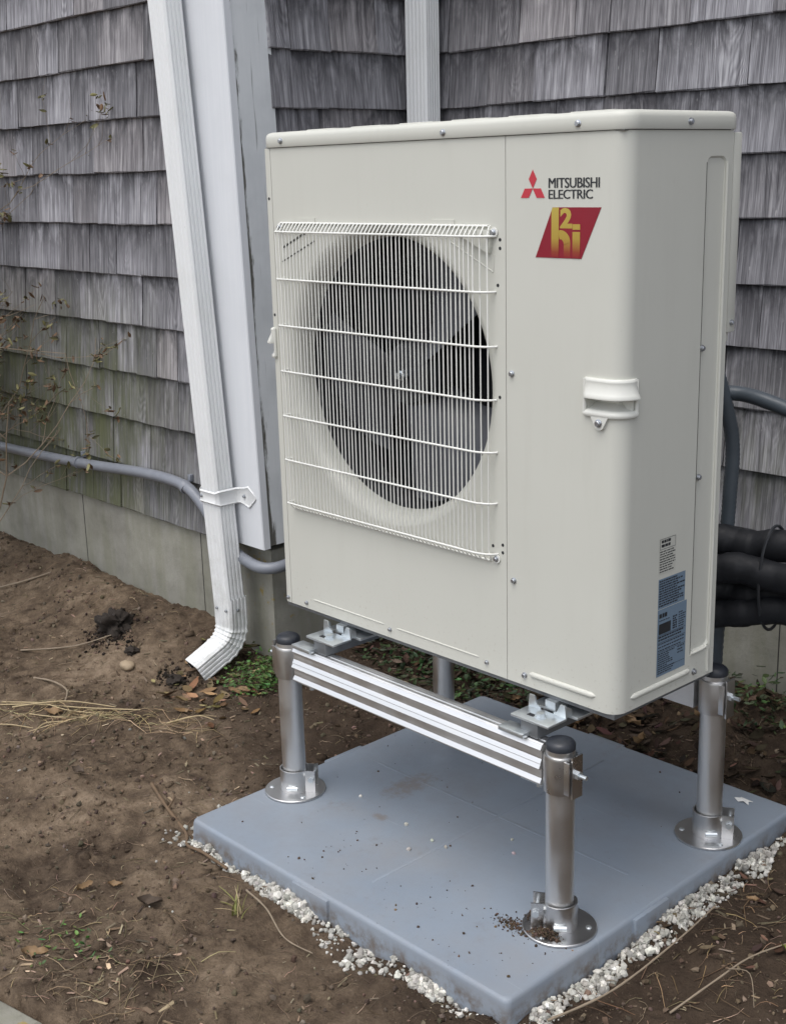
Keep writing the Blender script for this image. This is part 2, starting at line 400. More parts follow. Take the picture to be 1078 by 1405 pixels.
def smoothpath(pts, k=6):
    P = [Vector(p) for p in pts]; out = []
    for i in range(len(P)-1):
        p0, p1, p2, p3 = P[max(i-1, 0)], P[i], P[i+1], P[min(i+2, len(P)-1)]
        for j in range(k):
            t = j/k
            out.append(.5*((2*p1)+(-p0+p2)*t+(2*p0-5*p1+4*p2-p3)*t*t+(-p0+3*p1-3*p2+p3)*t**3))
    return out+[P[-1]]

# numpy value noise
def vnoise(x, y, seed):
    xi = np.floor(x).astype(np.int64); yi = np.floor(y).astype(np.int64); fx = x-xi; fy = y-yi
    fx = fx*fx*(3-2*fx); fy = fy*fy*(3-2*fy)
    def h(a, b):
        n = (a*374761393+b*668265263+seed*974634321) & 0xffffffff
        n = ((n ^ (n >> 13))*1274126177) & 0xffffffff
        return ((n ^ (n >> 16)) & 0xffff)/65535.
    return (h(xi, yi)*(1-fx)+h(xi+1, yi)*fx)*(1-fy)+(h(xi, yi+1)*(1-fx)+h(xi+1, yi+1)*fx)*fy
def fbm(x, y, seed, o=4, g=.5):
    s = 0; a = 1; t = 0
    for i in range(o): s = s+a*vnoise(x*2**i+i*7.3, y*2**i+i*3.1, seed+i); t += a; a *= g
    return s/t
def sst(v, a, b):
    t = np.clip((v-a)/(b-a), 0, 1); return t*t*(3-2*t)

# ------------------------------------------------------------------ ground
PYAW, PCX, PCY, PW, PD = .0145, .0164, -.3064, .9385, .9583
pc_, ps_ = math.cos(PYAW), math.sin(PYAW)
def padpt(a, b, z=0.): return (PCX+pc_*a-ps_*b, PCY+ps_*a+pc_*b, z)
def padlocal(x, y):
    dx = x-PCX; dy = y-PCY; return dx*pc_+dy*ps_, -dx*ps_+dy*pc_
def zg(x, y):
    x = np.asarray(x, float); y = np.asarray(y, float)
    z = -.046+0*x
    left = sst(-x, .1, .75)
    z = z+left*.115*sst(y, .02, .47)*(.72+.5*(fbm(x*1.7, y*1.7, 3, 2)-.4))
    z = z-.035*np.exp(-((x+.70)/.16)**2)*sst(y, .2, .42)
    z = z-.042*np.exp(-(((x+.73)/.15)**2+((y-.22)/.13)**2))
    z = z+(1-left)*.085*sst(y, .72, 1.12)
    z = z+.016*sst(x, 1.0, 1.25)*sst(y, -.3, .5)
    near = np.exp(-((x+.2)**2+(y-.1)**2)/9.)
    z = z+near*(.050*(fbm(x*3.1, y*3.1, 5, 3)-.5)+.034*(fbm(x*13, y*13, 9, 3)-.5)+.020*(fbm(x*42, y*42, 21, 3, .65)-.5))
    z = z+.022*np.exp(-(((x+1.75)/.20)**2+((y-.40)/.10)**2))
    sd_ = (x-.267)*.2-(y+.891)*.98                                      # behind the slab's edge the soil drops under it
    z = np.where((sd_ > -.015) & (x < .48) & (x > -.6), np.minimum(z, -.056), z)
    a, b = padlocal(x, y)
    d = np.maximum(np.maximum(-a, a-PW), np.maximum(-b, b-PD))       # distance outside the pad
    lim = -.036
    k = sst(d, .0, .09)
    z = np.where(d < 0, -.075, z*k+(1-k)*np.minimum(z, lim))
    return z
def zg1(x, y): return float(zg(np.array([x]), np.array([y]))[0])
def axis_coords(a, b, st, far):
    c = list(np.arange(a, b, st)); g = st; p = a; lo = []
    while p > -far: g *= 1.25; p -= g; lo.append(p)
    g = st; p = c[-1]; hi = []
    while p < far: g *= 1.25; p += g; hi.append(p)
    return np.array(lo[::-1]+c+hi)
gx = axis_coords(-2.5, 1.55, .0095, 70); gy = axis_coords(-1.05, 1.12, .0095, 70)
X, Y = np.meshgrid(gx, gy); Z = zg(X.ravel(), Y.ravel())
nx, ny = len(gx), len(gy)
me = bpy.data.meshes.new('ground'); idx = np.arange(nx*ny).reshape(ny, nx)
q = np.stack([idx[:-1, :-1], idx[:-1, 1:], idx[1:, 1:], idx[1:, :-1]], -1).reshape(-1, 4)
def np_mesh(me, V, Q, smooth=False):
    k = Q.shape[1]; me.vertices.add(len(V)); me.vertices.foreach_set('co', np.asarray(V, np.float32).ravel())
    me.loops.add(Q.size); me.loops.foreach_set('vertex_index', Q.astype(np.int32).ravel())
    me.polygons.add(len(Q)); me.polygons.foreach_set('loop_start', np.arange(0, Q.size, k, dtype=np.int32))
    try: me.polygons.foreach_set('loop_total', np.full(len(Q), k, np.int32))
    except Exception: pass
    me.polygons.foreach_set('use_smooth', np.full(len(Q), smooth)); me.update(calc_edges=True); me.validate()
np_mesh(me, np.stack([X.ravel(), Y.ravel(), Z], 1), q, True); me.materials.append(M['soil'])
tag(link('ground', me), 'bare brown soil around the equipment pad', None, None, 'structure')

# ------------------------------------------------------------------ house
house = empty('house', (-.65, .45, 0), 'grey cedar shingled house with concrete foundation and white corner board', 'house')
PITCHZ, Z0, NC = .1553, .318, 17
YL, XR, YR = .43, -.662, 1.09
MB().prism([(-4.2, .45), (-.65, .45), (-.65, 1.112), (3.2, 1.112), (3.2, 1.6), (-4.2, 1.6)], (-.45, .322), 'Z').build('foundation', 'concrete', house, smooth=0)
fnd = [c for c in house.children][0]
for x in (-1.742, -1.012):                                            # form joints in the concrete
    MB().box(x-.0011, x+.0011, .4488, .4515, -.05, .318).build('joint', 'sheath', fnd, smooth=0)
MB().box(.62, .6225, 1.1108, 1.1135, -.02, .318).build('joint', 'sheath', fnd, smooth=0)
wl = MB().box(-4.2, -.70, .447, .60, .323, 2.95).build('wall', 'sheath', house, smooth=0)
wr_ = MB().box(-.80, -.679, .601, 1.30, .323, 2.95).build('wall', 'sheath', house, smooth=0)
wb = MB().box(-.678, 3.2, 1.107, 1.30, .323, 2.95).build('wall', 'sheath', house, smooth=0)
MB().prism([(-4.4, .12), (-.35, .12), (-.35, .85), (3.2, .85), (3.2, 1.6), (-4.4, 1.6)], (2.951, 3.02), 'Z').build('eave', 'white', house, smooth=0)

def shingle_geo(w, h, seed):
    """front in local (u across 0..w, n outward, v up); wedge with warped face and ragged butt"""
    r = random.Random(seed); nxs = 4; tb = .0135*r.uniform(.75, 1.25); us = [w*i/nxs for i in range(nxs+1)]
    cup = r.uniform(-.0022, .0015); skew = r.uniform(-.0022, .0022)
    rows = []
    for k, (v, n) in enumerate(((0, 0), (.0025, .0016), (h*.45, -.0055), (h, -.0125))):
        row = []
        for i, u in enumerate(us):
            e = (u/w-.5)*2
            vv = v+(r.uniform(-.0016, .0016)+skew*e*.5 if k < 2 else 0); nn = n+cup*e*e*(1-v/h)+(r.uniform(-.0006, .0006))-(.0 if k else .0012)
            row.append((u+(r.uniform(-.0008, .0008) if 0 < i < nxs else (0.0012 if (k == 0 and i == 0) else (-.0012 if k == 0 else 0))), nn, vv))
        rows.append(row)
    V = [p for row in rows for p in row]; m = nxs+1; Fc = []
    for k in range(3):
        for i in range(nxs): Fc.append((k*m+i, k*m+i+1, (k+1)*m+i+1, (k+1)*m+i))
    b0 = len(V); V += [(0, -tb-.002, 0), (w, -tb-.002, 0), (0, -.0175, h), (w, -.0175, h)]
    Fc.append((b0, b0+1, *range(nxs, -1, -1)))                       # butt
    Fc.append((b0, 0, m, 2*m, 3*m, b0+2)); Fc.append((b0+1, b0+3, 3*m+nxs, 2*m+nxs, m+nxs, nxs))
    return V, Fc
joined = {}
def lay(wall, s0, s1, place, seed):
    r = random.Random(seed)
    acc = [[], [], [], []]                                            # off-frame courses, joined
    for c in range(NC):
        z = Z0+PITCHZ*c; s = s0-r.uniform(0, .15)
        while s < s1-.02:
            wd = min(r.choice((.12, .15, .17, .19, .21, .24, .28))*r.uniform(.92, 1.08), max(.03, s1-s))
            gap = r.choice((.0010, .0014, .002, .0025, .006)); zz = z+r.uniform(-.0018, .0018)
            a, b = max(s, s0), s+wd-gap
            s += wd
            if b-a < .02: continue
            h = PITCHZ+.022; V, Fc = shingle_geo(b-a, h, r.random()); rnd = r.random(); off = r.uniform(0, 50); ou = r.uniform(-.05, .05)
            pr = r.uniform(-.0018, .0018)
            W3 = [place(a+u, n+pr, zz+v) for u, n, v in V]; suv = [(u-(b-a)/2+ou, v, off) for u, n, v in V]
            ctr = W3[len(W3)//2]
            if in_frame(place((a+b)/2, 0, zz+h/2), 70) :
                me = bpy.data.meshes.new('shingle'); og = ORG[wall.name]; me.from_pydata([(p[0]-og.x, p[1]-og.y, p[2]-og.z) for p in W3], [], Fc)
                finish_shingle(me, suv, [rnd]*len(V)); link('shingle', me, wall)
            else:
                k = len(acc[0]); acc[0] += W3; acc[1] += [tuple(i+k for i in f) for f in Fc]; acc[2] += suv; acc[3] += [rnd]*len(V)
    if acc[0]:
        me = bpy.data.meshes.new('shingle_field'); og = ORG[wall.name]; me.from_pydata([(p[0]-og.x, p[1]-og.y, p[2]-og.z) for p in acc[0]], [], acc[1])
        finish_shingle(me, acc[2], acc[3]); tag(link('shingle_field', me, wall), kind='stuff')
def finish_shingle(me, suv, rnd):
    a = me.attributes.new('suv', 'FLOAT_VECTOR', 'POINT'); a.data.foreach_set('vector', np.array(suv, np.float32).ravel())
    a = me.attributes.new('rnd', 'FLOAT', 'POINT'); a.data.foreach_set('value', np.array(rnd, np.float32))
    bm = bmesh.new(); bm.from_mesh(me); bmesh.ops.recalc_face_normals(bm, faces=bm.faces); bm.to_mesh(me); bm.free()
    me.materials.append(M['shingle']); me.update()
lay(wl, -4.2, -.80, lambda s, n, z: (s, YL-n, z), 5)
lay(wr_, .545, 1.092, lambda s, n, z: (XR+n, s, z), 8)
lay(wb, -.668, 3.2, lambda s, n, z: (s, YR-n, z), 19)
# corner board: painted front board, weathered return board
SH = lambda z: -.655+.043*(1.27-z)*.8
cbp = []
front = MB()
for z in (.338, 2.95): cbp.append([(SH(z)-.192, .408, z), (SH(z)-.190, .405, z), (SH(z)-.0025, .405, z), (SH(z), .408, z), (SH(z), .430, z), (SH(z)-.192, .430, z)])
front.strip(cbp, True).add(cbp[0], [tuple(range(6))]); cb = front.build('corner_board', 'board_white', house, smooth=0)
rb = MB(); rows = [[(SH(z)-.002, .4305, z), (SH(z)-.002, .556, z), (SH(z)-.022, .556, z), (SH(z)-.022, .4305, z)] for z in (.345, 2.95)]
rb.strip(rows, True).add(rows[0], [(0, 1, 2, 3)]); rb.build('return_board', 'board_grey', cb, smooth=0)

# ------------------------------------------------------------------ downspouts
def spout_profile(w, d, g=.0022, n=4):
    """closed loop of (a across, b depth), centred, corrugated on the faces"""
    out = []
    def face(p, q, nrm):
        pts = [(0, 0)]
        for i in range(n):
            c = (i+.5)/n; e = .16/n
            pts += [(c-e*1.6, 0), (c-e*.6, -1), (c+e*.6, -1), (c+e*1.6, 0)]
        for t, k in pts: out.append((p[0]+(q[0]-p[0])*t+nrm[0]*g*k, p[1]+(q[1]-p[1])*t+nrm[1]*g*k))
    c = .006; a, b = w/2, d/2
    face((-a+c, -b), (a-c, -b), (0, -1)); out.append((a-c, -b))
    face((a, -b+c), (a, b-c), (1, 0)); out.append((a, b-c))
    out += [(a-c, b), (-a+c, b)]
    face((-a, b-c), (-a, -b+c), (-1, 0)); out.append((-a, -b+c))
    return out
def sweep(mb, prof, frames):
    rows = [[tuple(Vector(o)+s*(a*Vector(ax)+b*Vector(ay))) for a, b in prof] for o, ax, ay, s in frames]
    return mb.strip(rows, True)
SCREW = None
def screw_mesh():
    mb = MB(); mb.lathe([(.0062, 0), (.0062, .0010), (.0045, .0016), (.0045, .0048), (.0036, .0056), (.0001, .0056)], (0, 0, 0), 12, 'Z')
    mb.box(-.0030, .0030, -.0006, .0006, .0050, .0059)
    me = bpy.data.meshes.new('screw'); me.from_pydata(mb.v, [], mb.f); me.materials.append(M['screw'])
    me.polygons.foreach_set('use_smooth', [True]*len(me.polygons)); me.set_sharp_from_angle(angle=R(35)); return me
SCREW = screw_mesh()
def screw(parent, pos, nrm, scale=1., roll=None):
    o = link('screw', SCREW, parent); o.location = Vector(pos)-ORG[parent.name]
    qn = Vector(nrm).to_track_quat('Z', 'Y').to_euler(); o.rotation_euler = qn; o.rotation_euler.rotate_axis('Z', rng.uniform(0, 3)); o.scale = (scale,)*3; return o
DSW, DSD = .083, .062
dsx = lambda z: -.878+(1.85-z)*.0765
ds = empty('downspout', (-.75, .358, 0), 'white ribbed downspout beside the corner board, elbow turned out over the soil', 'downspout')
prof = spout_profile(DSW, DSD); DY = .361
frames = [((dsx(z), DY, z), (1, 0, 0), (0, 1, 0), 1) for z in (2.94, 1.2, .14)]
pipe = sweep(MB(), prof, frames).build('pipe', 'white', ds, smooth=30)
el = MB(); fr = []; zc, rad = .100, .092                              # elbow bends forward, crimped
bx = dsx(.1)
fr.append(((bx, DY, .185), (1, 0, 0), (0, 1, 0), 1.045)); fr.append(((bx, DY, .100), (1, 0, 0), (0, 1, 0), 1.045))
N = 15; HB = Vector((-.19, -.98, 0)).normalized(); AX = Vector((.98, -.19, 0)).normalized()
for i in range(1, N+1):
    a = R(60)*i/N; u = i/N
    crimp = 1.03+(.065 if i % 3 == 0 else (-.01 if i % 3 == 1 else .01))
    axv = Vector((1, 0, 0)).lerp(AX, u).normalized(); hv = Vector((0, -1, 0)).lerp(HB, u).normalized()
    oo = Vector((bx, DY, 0))+hv*rad*(1-math.cos(a)); oo.z = zc-rad*math.sin(a)
    fr.append((tuple(oo), tuple(axv), tuple(-hv*math.cos(a)-Vector((0, 0, math.sin(a)))), crimp))
a = R(60); dirv = HB*math.sin(a)+Vector((0, 0, -math.cos(a))); o0 = Vector(fr[-1][0]); ayv = fr[-1][2]; TL = .090
for t in (.008, TL): fr.append((tuple(o0+dirv*t), tuple(AX), ayv, 1.03))
sweep(el, prof, fr); elbow = el.build('elbow', 'white', ds, smooth=32)
inn = MB(); fr2 = [(tuple(Vector(f[0])), f[1], f[2], f[3]*.93) for f in fr[-4:]]; sweep(inn, prof, fr2).build('elbow_dark_skin', 'dark', elbow, smooth=30)  # inner skin coloured dark, standing in for the shade inside the outlet
inn2 = MB(); sweep(inn2, prof, [(tuple(o0+dirv*(TL+.0002)), tuple(AX), ayv, s_) for s_ in (1.03, .93)]).build('elbow_rim', 'white', elbow, smooth=0)
MB().add([tuple(Vector(fr2[0][0])+.9*(p[0]*Vector(fr2[0][1])+p[1]*Vector(fr2[0][2]))) for p in prof], [tuple(range(len(prof)))]).build('elbow_dark_sheet', 'dark', elbow, smooth=0)  # dark sheet across the bore, added as the shade deeper in the pipe
for sx in (-.022, .024): screw(elbow, (bx+sx, DY-DSD/2*1.045-.001, .150), (0, -1, 0), .8)
screw(elbow, (bx+DSW/2*1.05, DY-.005, .150), (1, 0, 0), .8)
# strap over the pipe and onto the corner board with a pointed end
ZS = .487; cx = dsx(ZS); st = MB(); hw, hd = DSW/2+.0035, DSD/2+.0035
path = [(cx-hw-.002, DY+hd), (cx-hw, DY-hd+.008), (cx-hw+.008, DY-hd), (cx+hw-.008, DY-hd), (cx+hw, DY-hd+.008), (cx+hw, .394), (cx+hw+.008, .4035), (cx+hw+.028, .4035), (cx+hw+.050, .4035), (cx+hw+.082, .4035)]
def prof_strap(k):
    hh = [.024, .024, .019, .019, .024, .024, .024, .027, .034, .003][k]
    return hh
rows = []
for k, (x, y) in enumerate(path):
    h = prof_strap(k); nxt = path[min(k+1, len(path)-1)]; prv = path[max(k-1, 0)]; t = Vector((nxt[0]-prv[0], nxt[1]-prv[1])).normalized(); nv = Vector((t.y, -t.x))*.004
    rows.append([(x, y, ZS-h), (x+nv.x, y+nv.y, ZS-h+.004), (x+nv.x*.3, y+nv.y*.3, ZS-h+.009), (x+nv.x*.3, y+nv.y*.3, ZS+h-.009), (x+nv.x, y+nv.y, ZS+h-.004), (x, y, ZS+h)] if h > .01 else [(x, y+.001*(i-2), ZS+.001*(i-2.5)) for i in range(6)])
strap = st.strip(rows).build('strap', 'white', ds, smooth=30)
screw(strap, (cx-.030, DY-hd-.0015, ZS), (0, -1, 0), .85); screw(strap, (cx+hw+.030, .4015, ZS), (0, -1, 0), .95)
# downspout in the inner corner of the house
ds2 = empty('downspout', (-.60, 1.03, 0), 'white fluted downspout in the inner corner, rising behind the cream unit', 'downspout')
prof2 = spout_profile(.088, .062, .0028, 5)
sweep(MB(), prof2, [((-.585+.004*(z-1.5), 1.042, z), (1, 0, 0), (0, 1, 0), 1) for z in (2.94, .0)]).build('pipe', 'white', ds2, smooth=30)
MB().bbox(-.64, -.53, 1.004, 1.085, .60, .63, .004).build('strap', 'white', ds2)

# ------------------------------------------------------------------ conduits
cl = empty('conduit', (-1.2, .40, .45), 'grey electrical conduit clipped along the left wall and round the corner', 'conduit')
cpts = [(-4.0, .402, .40), (-3.0, .402, .408), (-2.25, .402, .424), (-1.67, .402, .446), (-1.24, .402, .474), (-1.03, .402, .472), (-.94, .402, .440), (-.86, .402, .375), (-.78, .400, .318), (-.70, .398, .292), (-.635, .404, .283), (-.603, .44, .284), (-.612, .52, .288), (-.626, .66, .295), (-.628, .9, .30), (-.60, 1.05, .31)]
MB().tube(smoothpath(cpts, 8), .0172, 14).build('tube', 'conduit', cl, smooth=60)
for x, z, rot_ in ((-1.66, .447, .05), (-1.005, .466, -.5)):
    cm = MB(); tdir = Vector((math.cos(rot_), 0, math.sin(rot_)))
    cm.tube([Vector((x, .402, z))-tdir*.008, Vector((x, .402, z))+tdir*.008], .0205, 16)
    cm.bbox(x-.007, x+.007, .416, .430, z+.014, z+.036, .002)
    cm.build('clip', 'conduit', cl, smooth=40)
cr = empty('conduit', (.72, .45, .9), 'grey flexible conduit looping from the rear of the unit towards the house', 'conduit')
MB().tube(smoothpath([(.60, .34, .86), (.61, .48, .885), (.655, .63, .90), (.72, .70, .899), (.80, .70, .890), (.90, .72, .855), (1.02, .80, .78), (1.12, .95, .68), (1.16, 1.09, .62)], 10), .0165, 14).build('tube', 'conduit_dark', cr, smooth=60)
cv = empty('conduit', (.70, .68, .3), 'dark ribbed conduit running down behind the unit', 'conduit')
pth = smoothpath([(.70, .66, .95), (.715, .705, .80), (.715, .705, .66), (.71, .70, .50), (.70, .70, .30), (.69, .72, .10)], 26)
MB().tube(pth, [.0165 if i % 2 else .0152 for i in range(len(pth))], 14).build('tube', 'conduit_dark', cv, smooth=60)
def lineset(name, label, pts, r):
    o = empty(name, pts[0], label, 'pipe', None)
    sp = smoothpath(pts, 10); MB().tube(sp, [r*(1+.035*math.sin(i*.9)+.02*math.sin(i*2.3)) for i in range(len(sp))], 18).build('insulation', 'foam', o, smooth=70); return o
lineset('refrigerant_pipe', 'black foam covered pipe behind the unit, topmost of four', [(.50, .32, .60), (.56, .50, .585), (.70, .66, .574), (.78, .69, .566), (.87, .70, .580), (1.05, .72, .57), (1.4, .80, .56), (1.6, 1.12, .56)], .036)
lineset('refrigerant_pipe', 'black foam covered pipe behind the unit, second from the top', [(.50, .32, .54), (.58, .48, .522), (.70, .60, .512), (.78, .64, .528), (.87, .66, .520), (1.05, .675, .53), (1.4, .75, .50), (1.55, 1.12, .49)], .034)
lineset('refrigerant_pipe', 'black foam covered pipe behind the unit, third from the top', [(.50, .32, .50), (.60, .52, .468), (.72, .66, .470), (.79, .68, .462), (.87, .70, .484), (1.05, .71, .475), (1.4, .80, .45), (1.5, 1.12, .44)], .034)
lineset('refrigerant_pipe', 'black foam covered pipe behind the unit, lowest of four', [(.50, .32, .44), (.60, .50, .415), (.70, .62, .408), (.79, .655, .424), (.88, .675, .444), (1.05, .68, .43), (1.4, .75, .40), (1.45, 1.12, .39)], .032)
tz = empty('cable_tie', (.85, .70, .5), 'thin dark cable tie wrapped round the black pipes', 'cable tie')
MB().tube([(.845+.0*math.cos(a), .685+.058*math.cos(a), .508+.118*math.sin(a)) for a in [2*math.pi*i/28 for i in range(28)]], .0035, 6, closed=True).build('strap', 'tie', tz)

# ------------------------------------------------------------------ equipment pad
def make_pad():
    mb = MB(); def_r = .014
    loops = []
    for z, off in ((-.075, .004), (-.009, 0), (-.004, -.0015), (-.0012, -.004), (0, -.008)):
        loops.append([padpt(a, b, z) for a, b in rrect(-off, PW+off, -off, PD+off, def_r, 5)])
    mb.strip(loops, True)
    inset = rrect(.013, PW-.013, .013, PD-.013, def_r, 5)
    n = len(loops[-1]); mb.add(loops[-1], [tuple(range(n))])
    return mb
pad = tag(make_pad().build('equipment_pad', 'pad', None, padpt(PW/2, PD/2, -.05), smooth=50), 'large square blue grey plastic pad on the soil under the stand', 'pad')
def padbox(a0, a1, b0, b1, z0, z1, name='moulded_tab', bev=.004):
    mb = MB(); mb.bbox(a0, a1, b0, b1, z0, z1, bev); mb.v = [padpt(x, y, z) for x, y, z in mb.v]; return mb.build(name, 'pad', pad, smooth=40)
padbox(.36, .47, -.007, .02, -.07, -.004); padbox(PW-.02, PW+.007, .36, .47, -.07, -.004)
padbox(.36, .47, PD-.02, PD+.012, -.07, -.004); padbox(-.012, .02, .40, .52, -.07, -.004)
for a0, a1, b0, b1 in ((.10, PW*.52-.004, PD*.5-.004, PD*.5+.004), (PW*.52+.004, PW-.10, PD*.5-.004, PD*.5+.004), (PW*.52-.0035, PW*.52+.0035, .10, PD-.10)):   # faint moulded ribs
    padbox(a0, a1, b0, b1, -.01, .00035, 'moulded_rib', .0003)

# ------------------------------------------------------------------ stand
X1, X2, YF, YB, ZP = .0762, .8708, -.056, .4326, .384
stand = empty('equipment_stand', (.47, .19, 0), 'stainless steel stand on four round legs carrying the cream unit', 'stand')
def rotz(mb, c, a, i0=0):
    ca, sa = math.cos(a), math.sin(a)
    for i in range(i0, len(mb.v)):
        x, y, z = mb.v[i]; dx, dy = x-c[0], y-c[1]; mb.v[i] = (c[0]+ca*dx-sa*dy, c[1]+sa*dx+ca*dy, z)
    return mb
def leg(x, y, ang, boltdir, beamdir):
    r = .0268
    lg = MB().lathe([(r-.003, .006), (r, .006), (r, ZP-.012), (r-.003, ZP-.012)], (x, y, 0), 40).build('leg', 'steel', stand, smooth=40)
    MB().lathe([(r+.0006, ZP-.016), (r+.0006, ZP-.007), (r-.003, ZP-.002), (r*.6, ZP+.0015), (.0001, ZP+.002)], (x, y, 0), 32).build('cap', 'black_cap', lg, smooth=50)
    cz0, cz1 = ZP-.098, ZP-.026
    co = MB().lathe([(r+.0008, cz0), (r+.0045, cz0), (r+.0048, cz1-.006), (r+.0035, cz1-.001), (r+.0008, cz1)], (x, y, 0), 36)
    i0 = len(co.v)
    s = boltdir
    co.bbox(x+s*.024-.012, x+s*.024+.012, y-.020, y-.016, cz0+.004, cz1-.004, .001)
    co.box(x+s*.036, x+s*.0395, y-.014, y+.014, cz0-.004, cz1+.006)
    co.build('collar', 'steel_plate', lg, smooth=40)
    bl = MB(); zb_ = (cz0+cz1)/2+.006
    bl.tube([(x+s*.03, y-.002, zb_), (x+s*.062, y-.002, zb_)], .0042, 10); bl.tube([(x+s*.0395, y-.002, zb_), (x+s*.047, y-.002, zb_)], .0085, 6)
    bl.build('bolt', 'zinc', lg, smooth=35)
    fl = MB().lathe([(.0690, .0006), (.0705, .0012), (.0705, .0045), (.0690, .0055), (.0001, .0055)], (x, y, 0), 48).build('base_flange', 'steel_plate', lg, smooth=30)
    for k in range(3):
        a = ang+R(60+120*k); hx, hy = x+.055*math.cos(a), y+.055*math.sin(a)
        MB().lathe([(.006, .0053), (.006, .0065), (.0040, .0078), (.0001, .0080)], (hx, hy, 0), 12).build('rivet', 'zinc', fl)
    sk = MB(); rr = r+.0045; pts = []                                  # clamp socket: bent plate round the tube with two ears
    A0, A1 = R(35), R(325); n = 12
    base = [(rr*math.cos(A0+(A1-A0)*i/n), rr*math.sin(A0+(A1-A0)*i/n)) for i in range(n+1)]
    base = [(rr+.020, base[0][1])]+base+[(rr+.020, base[-1][1])]
    outer = []
    for i, (px, py) in enumerate(base):
        if 0 < i < len(base)-1: l = math.hypot(px, py); outer.append((px*(1+.003/l), py*(1+.003/l)))
        else: outer.append((px, py+(.003 if i == 0 else -.003)))
    Zs = (.0056, .058)
    rows = [[(x+px, y+py, Zs[0]) for px, py in base], [(x+px, y+py, Zs[1]) for px, py in base], [(x+px, y+py, Zs[1]) for px, py in outer], [(x+px, y+py, Zs[0]) for px, py in outer]]
    sk.strip(rows); n_ = len(base); sk.add([rows[0][0], rows[1][0], rows[2][0], rows[3][0]], [(0, 1, 2, 3)]); sk.add([rows[0][-1], rows[1][-1], rows[2][-1], rows[3][-1]], [(0, 1, 2, 3)])
    rotz(sk, (x, y), ang); sk_o = sk.build('clamp_socket', 'steel_plate', lg, smooth=25)
    sl = MB(); sl.tube([(x-.012, y-rr-.0055, .020), (x+.012, y-rr-.0055, .020)], .0055, 10); rotz(sl, (x, y), R(42)); sl.build('slot_bolt', 'zinc', sk_o, smooth=40)
    e = MB(); e.tube([(x+rr+.011, y-.024, .038), (x+rr+.011, y+.024, .038)], .0035, 8); e.tube([(x+rr+.011, y-.027, .038), (x+rr+.011, y-.021, .038)], .007, 6); e.tube([(x+rr+.011, y+.021, .038), (x+rr+.011, y+.027, .038)], .007, 6)
    rotz(e, (x, y), ang); e.build('clamp_bolt', 'zinc', sk_o, smooth=35)
    return lg
leg(X1, YF, R(40), -1, 1); leg(X2, YF, R(215), 1, -1); leg(X2, YB, R(30), 1, -1); leg(X1, YB, R(150), -1, 1)
def beam(y, s, front=True):
    """ribbed extrusion: sloped ribs between flat recessed bands; s = -1 outward towards -y"""
    zt = ZP-.018
    o = [(.0, 0), (.001, -.0003), (.0062, -.0085), (.0062, -.0100), (.002, -.0105), (.002, -.0275), (.0065, -.0352), (.0065, -.0362), (.0056, -.0365), (.0100, -.0445), (.0100, -.0460), (.002, -.0465), (.002, -.0660), (.0072, -.0745), (.0072, -.0765), (.002, -.0770)]
    back = [(-.036, -.0770), (-.036, -.002), (-.034, 0), (-.026, .0), (-.025, .0025), (-.014, .0025), (-.013, 0), (-.0105, 0), (-.0095, .002), (-.003, .002)]
    poly = [(y+s*a, zt+b) for a, b in o+back]
    x0, x1 = X1+.036, X2-.033
    bmx = MB(); bmx.prism(poly, (x0, x1), 'X')
    b = bmx.build('beam', 'beam', stand, smooth=12)
    if front:
        for xa, xb in ((x0+.002, x0+.055), (x1-.058, x1-.004)):
            p = MB(); p.bbox(xa, xb, y+.004, y+.030, zt-.0865, zt-.0775, .002); p.tube([((xa+xb)/2+.012, y+.014, zt-.094), ((xa+xb)/2+.012, y+.014, zt-.0865)], .006, 6); p.build('clip_plate', 'zinc', b, smooth=35)
    return b
beam(YF-.012, -1, True); beam(YB+.012, 1, False)
ZR0, ZR1 = ZP-.0150, ZP+.014
for xc in (.196, .800):
    rl = MB(); rl.bbox(xc-.0205, xc+.0205, -.062, .475, ZR0, ZR1, .002)
    rail = rl.build('rail', 'strut', stand, smooth=35)
    sg = -1 if xc < .5 else 1
    cp = MB(); xa = xc-.078 if xc < .5 else xc-.062
    cp.bbox(xa, xa+.062, -.080, -.046, ZP-.0150, ZP-.0055, .002); cp.build('hold_down_clip', 'zinc', rail, smooth=35)
    cp = MB(); cp.bbox(xa, xa+.062, .42, .455, ZP-.0150, ZP-.0055, .002); cp.build('hold_down_clip', 'zinc', rail, smooth=35)
# ------------------------------------------------------------------ heat pump
ZB, ZT = .433, 1.4375
W_, D_ = .95, .309; RC = .03
hp = empty('heat_pump', (.475, .155, ZB), 'large cream outdoor heat pump unit with round fan behind a wire grille', 'heat pump')
FX, FZ, FR = .363, .985, .275
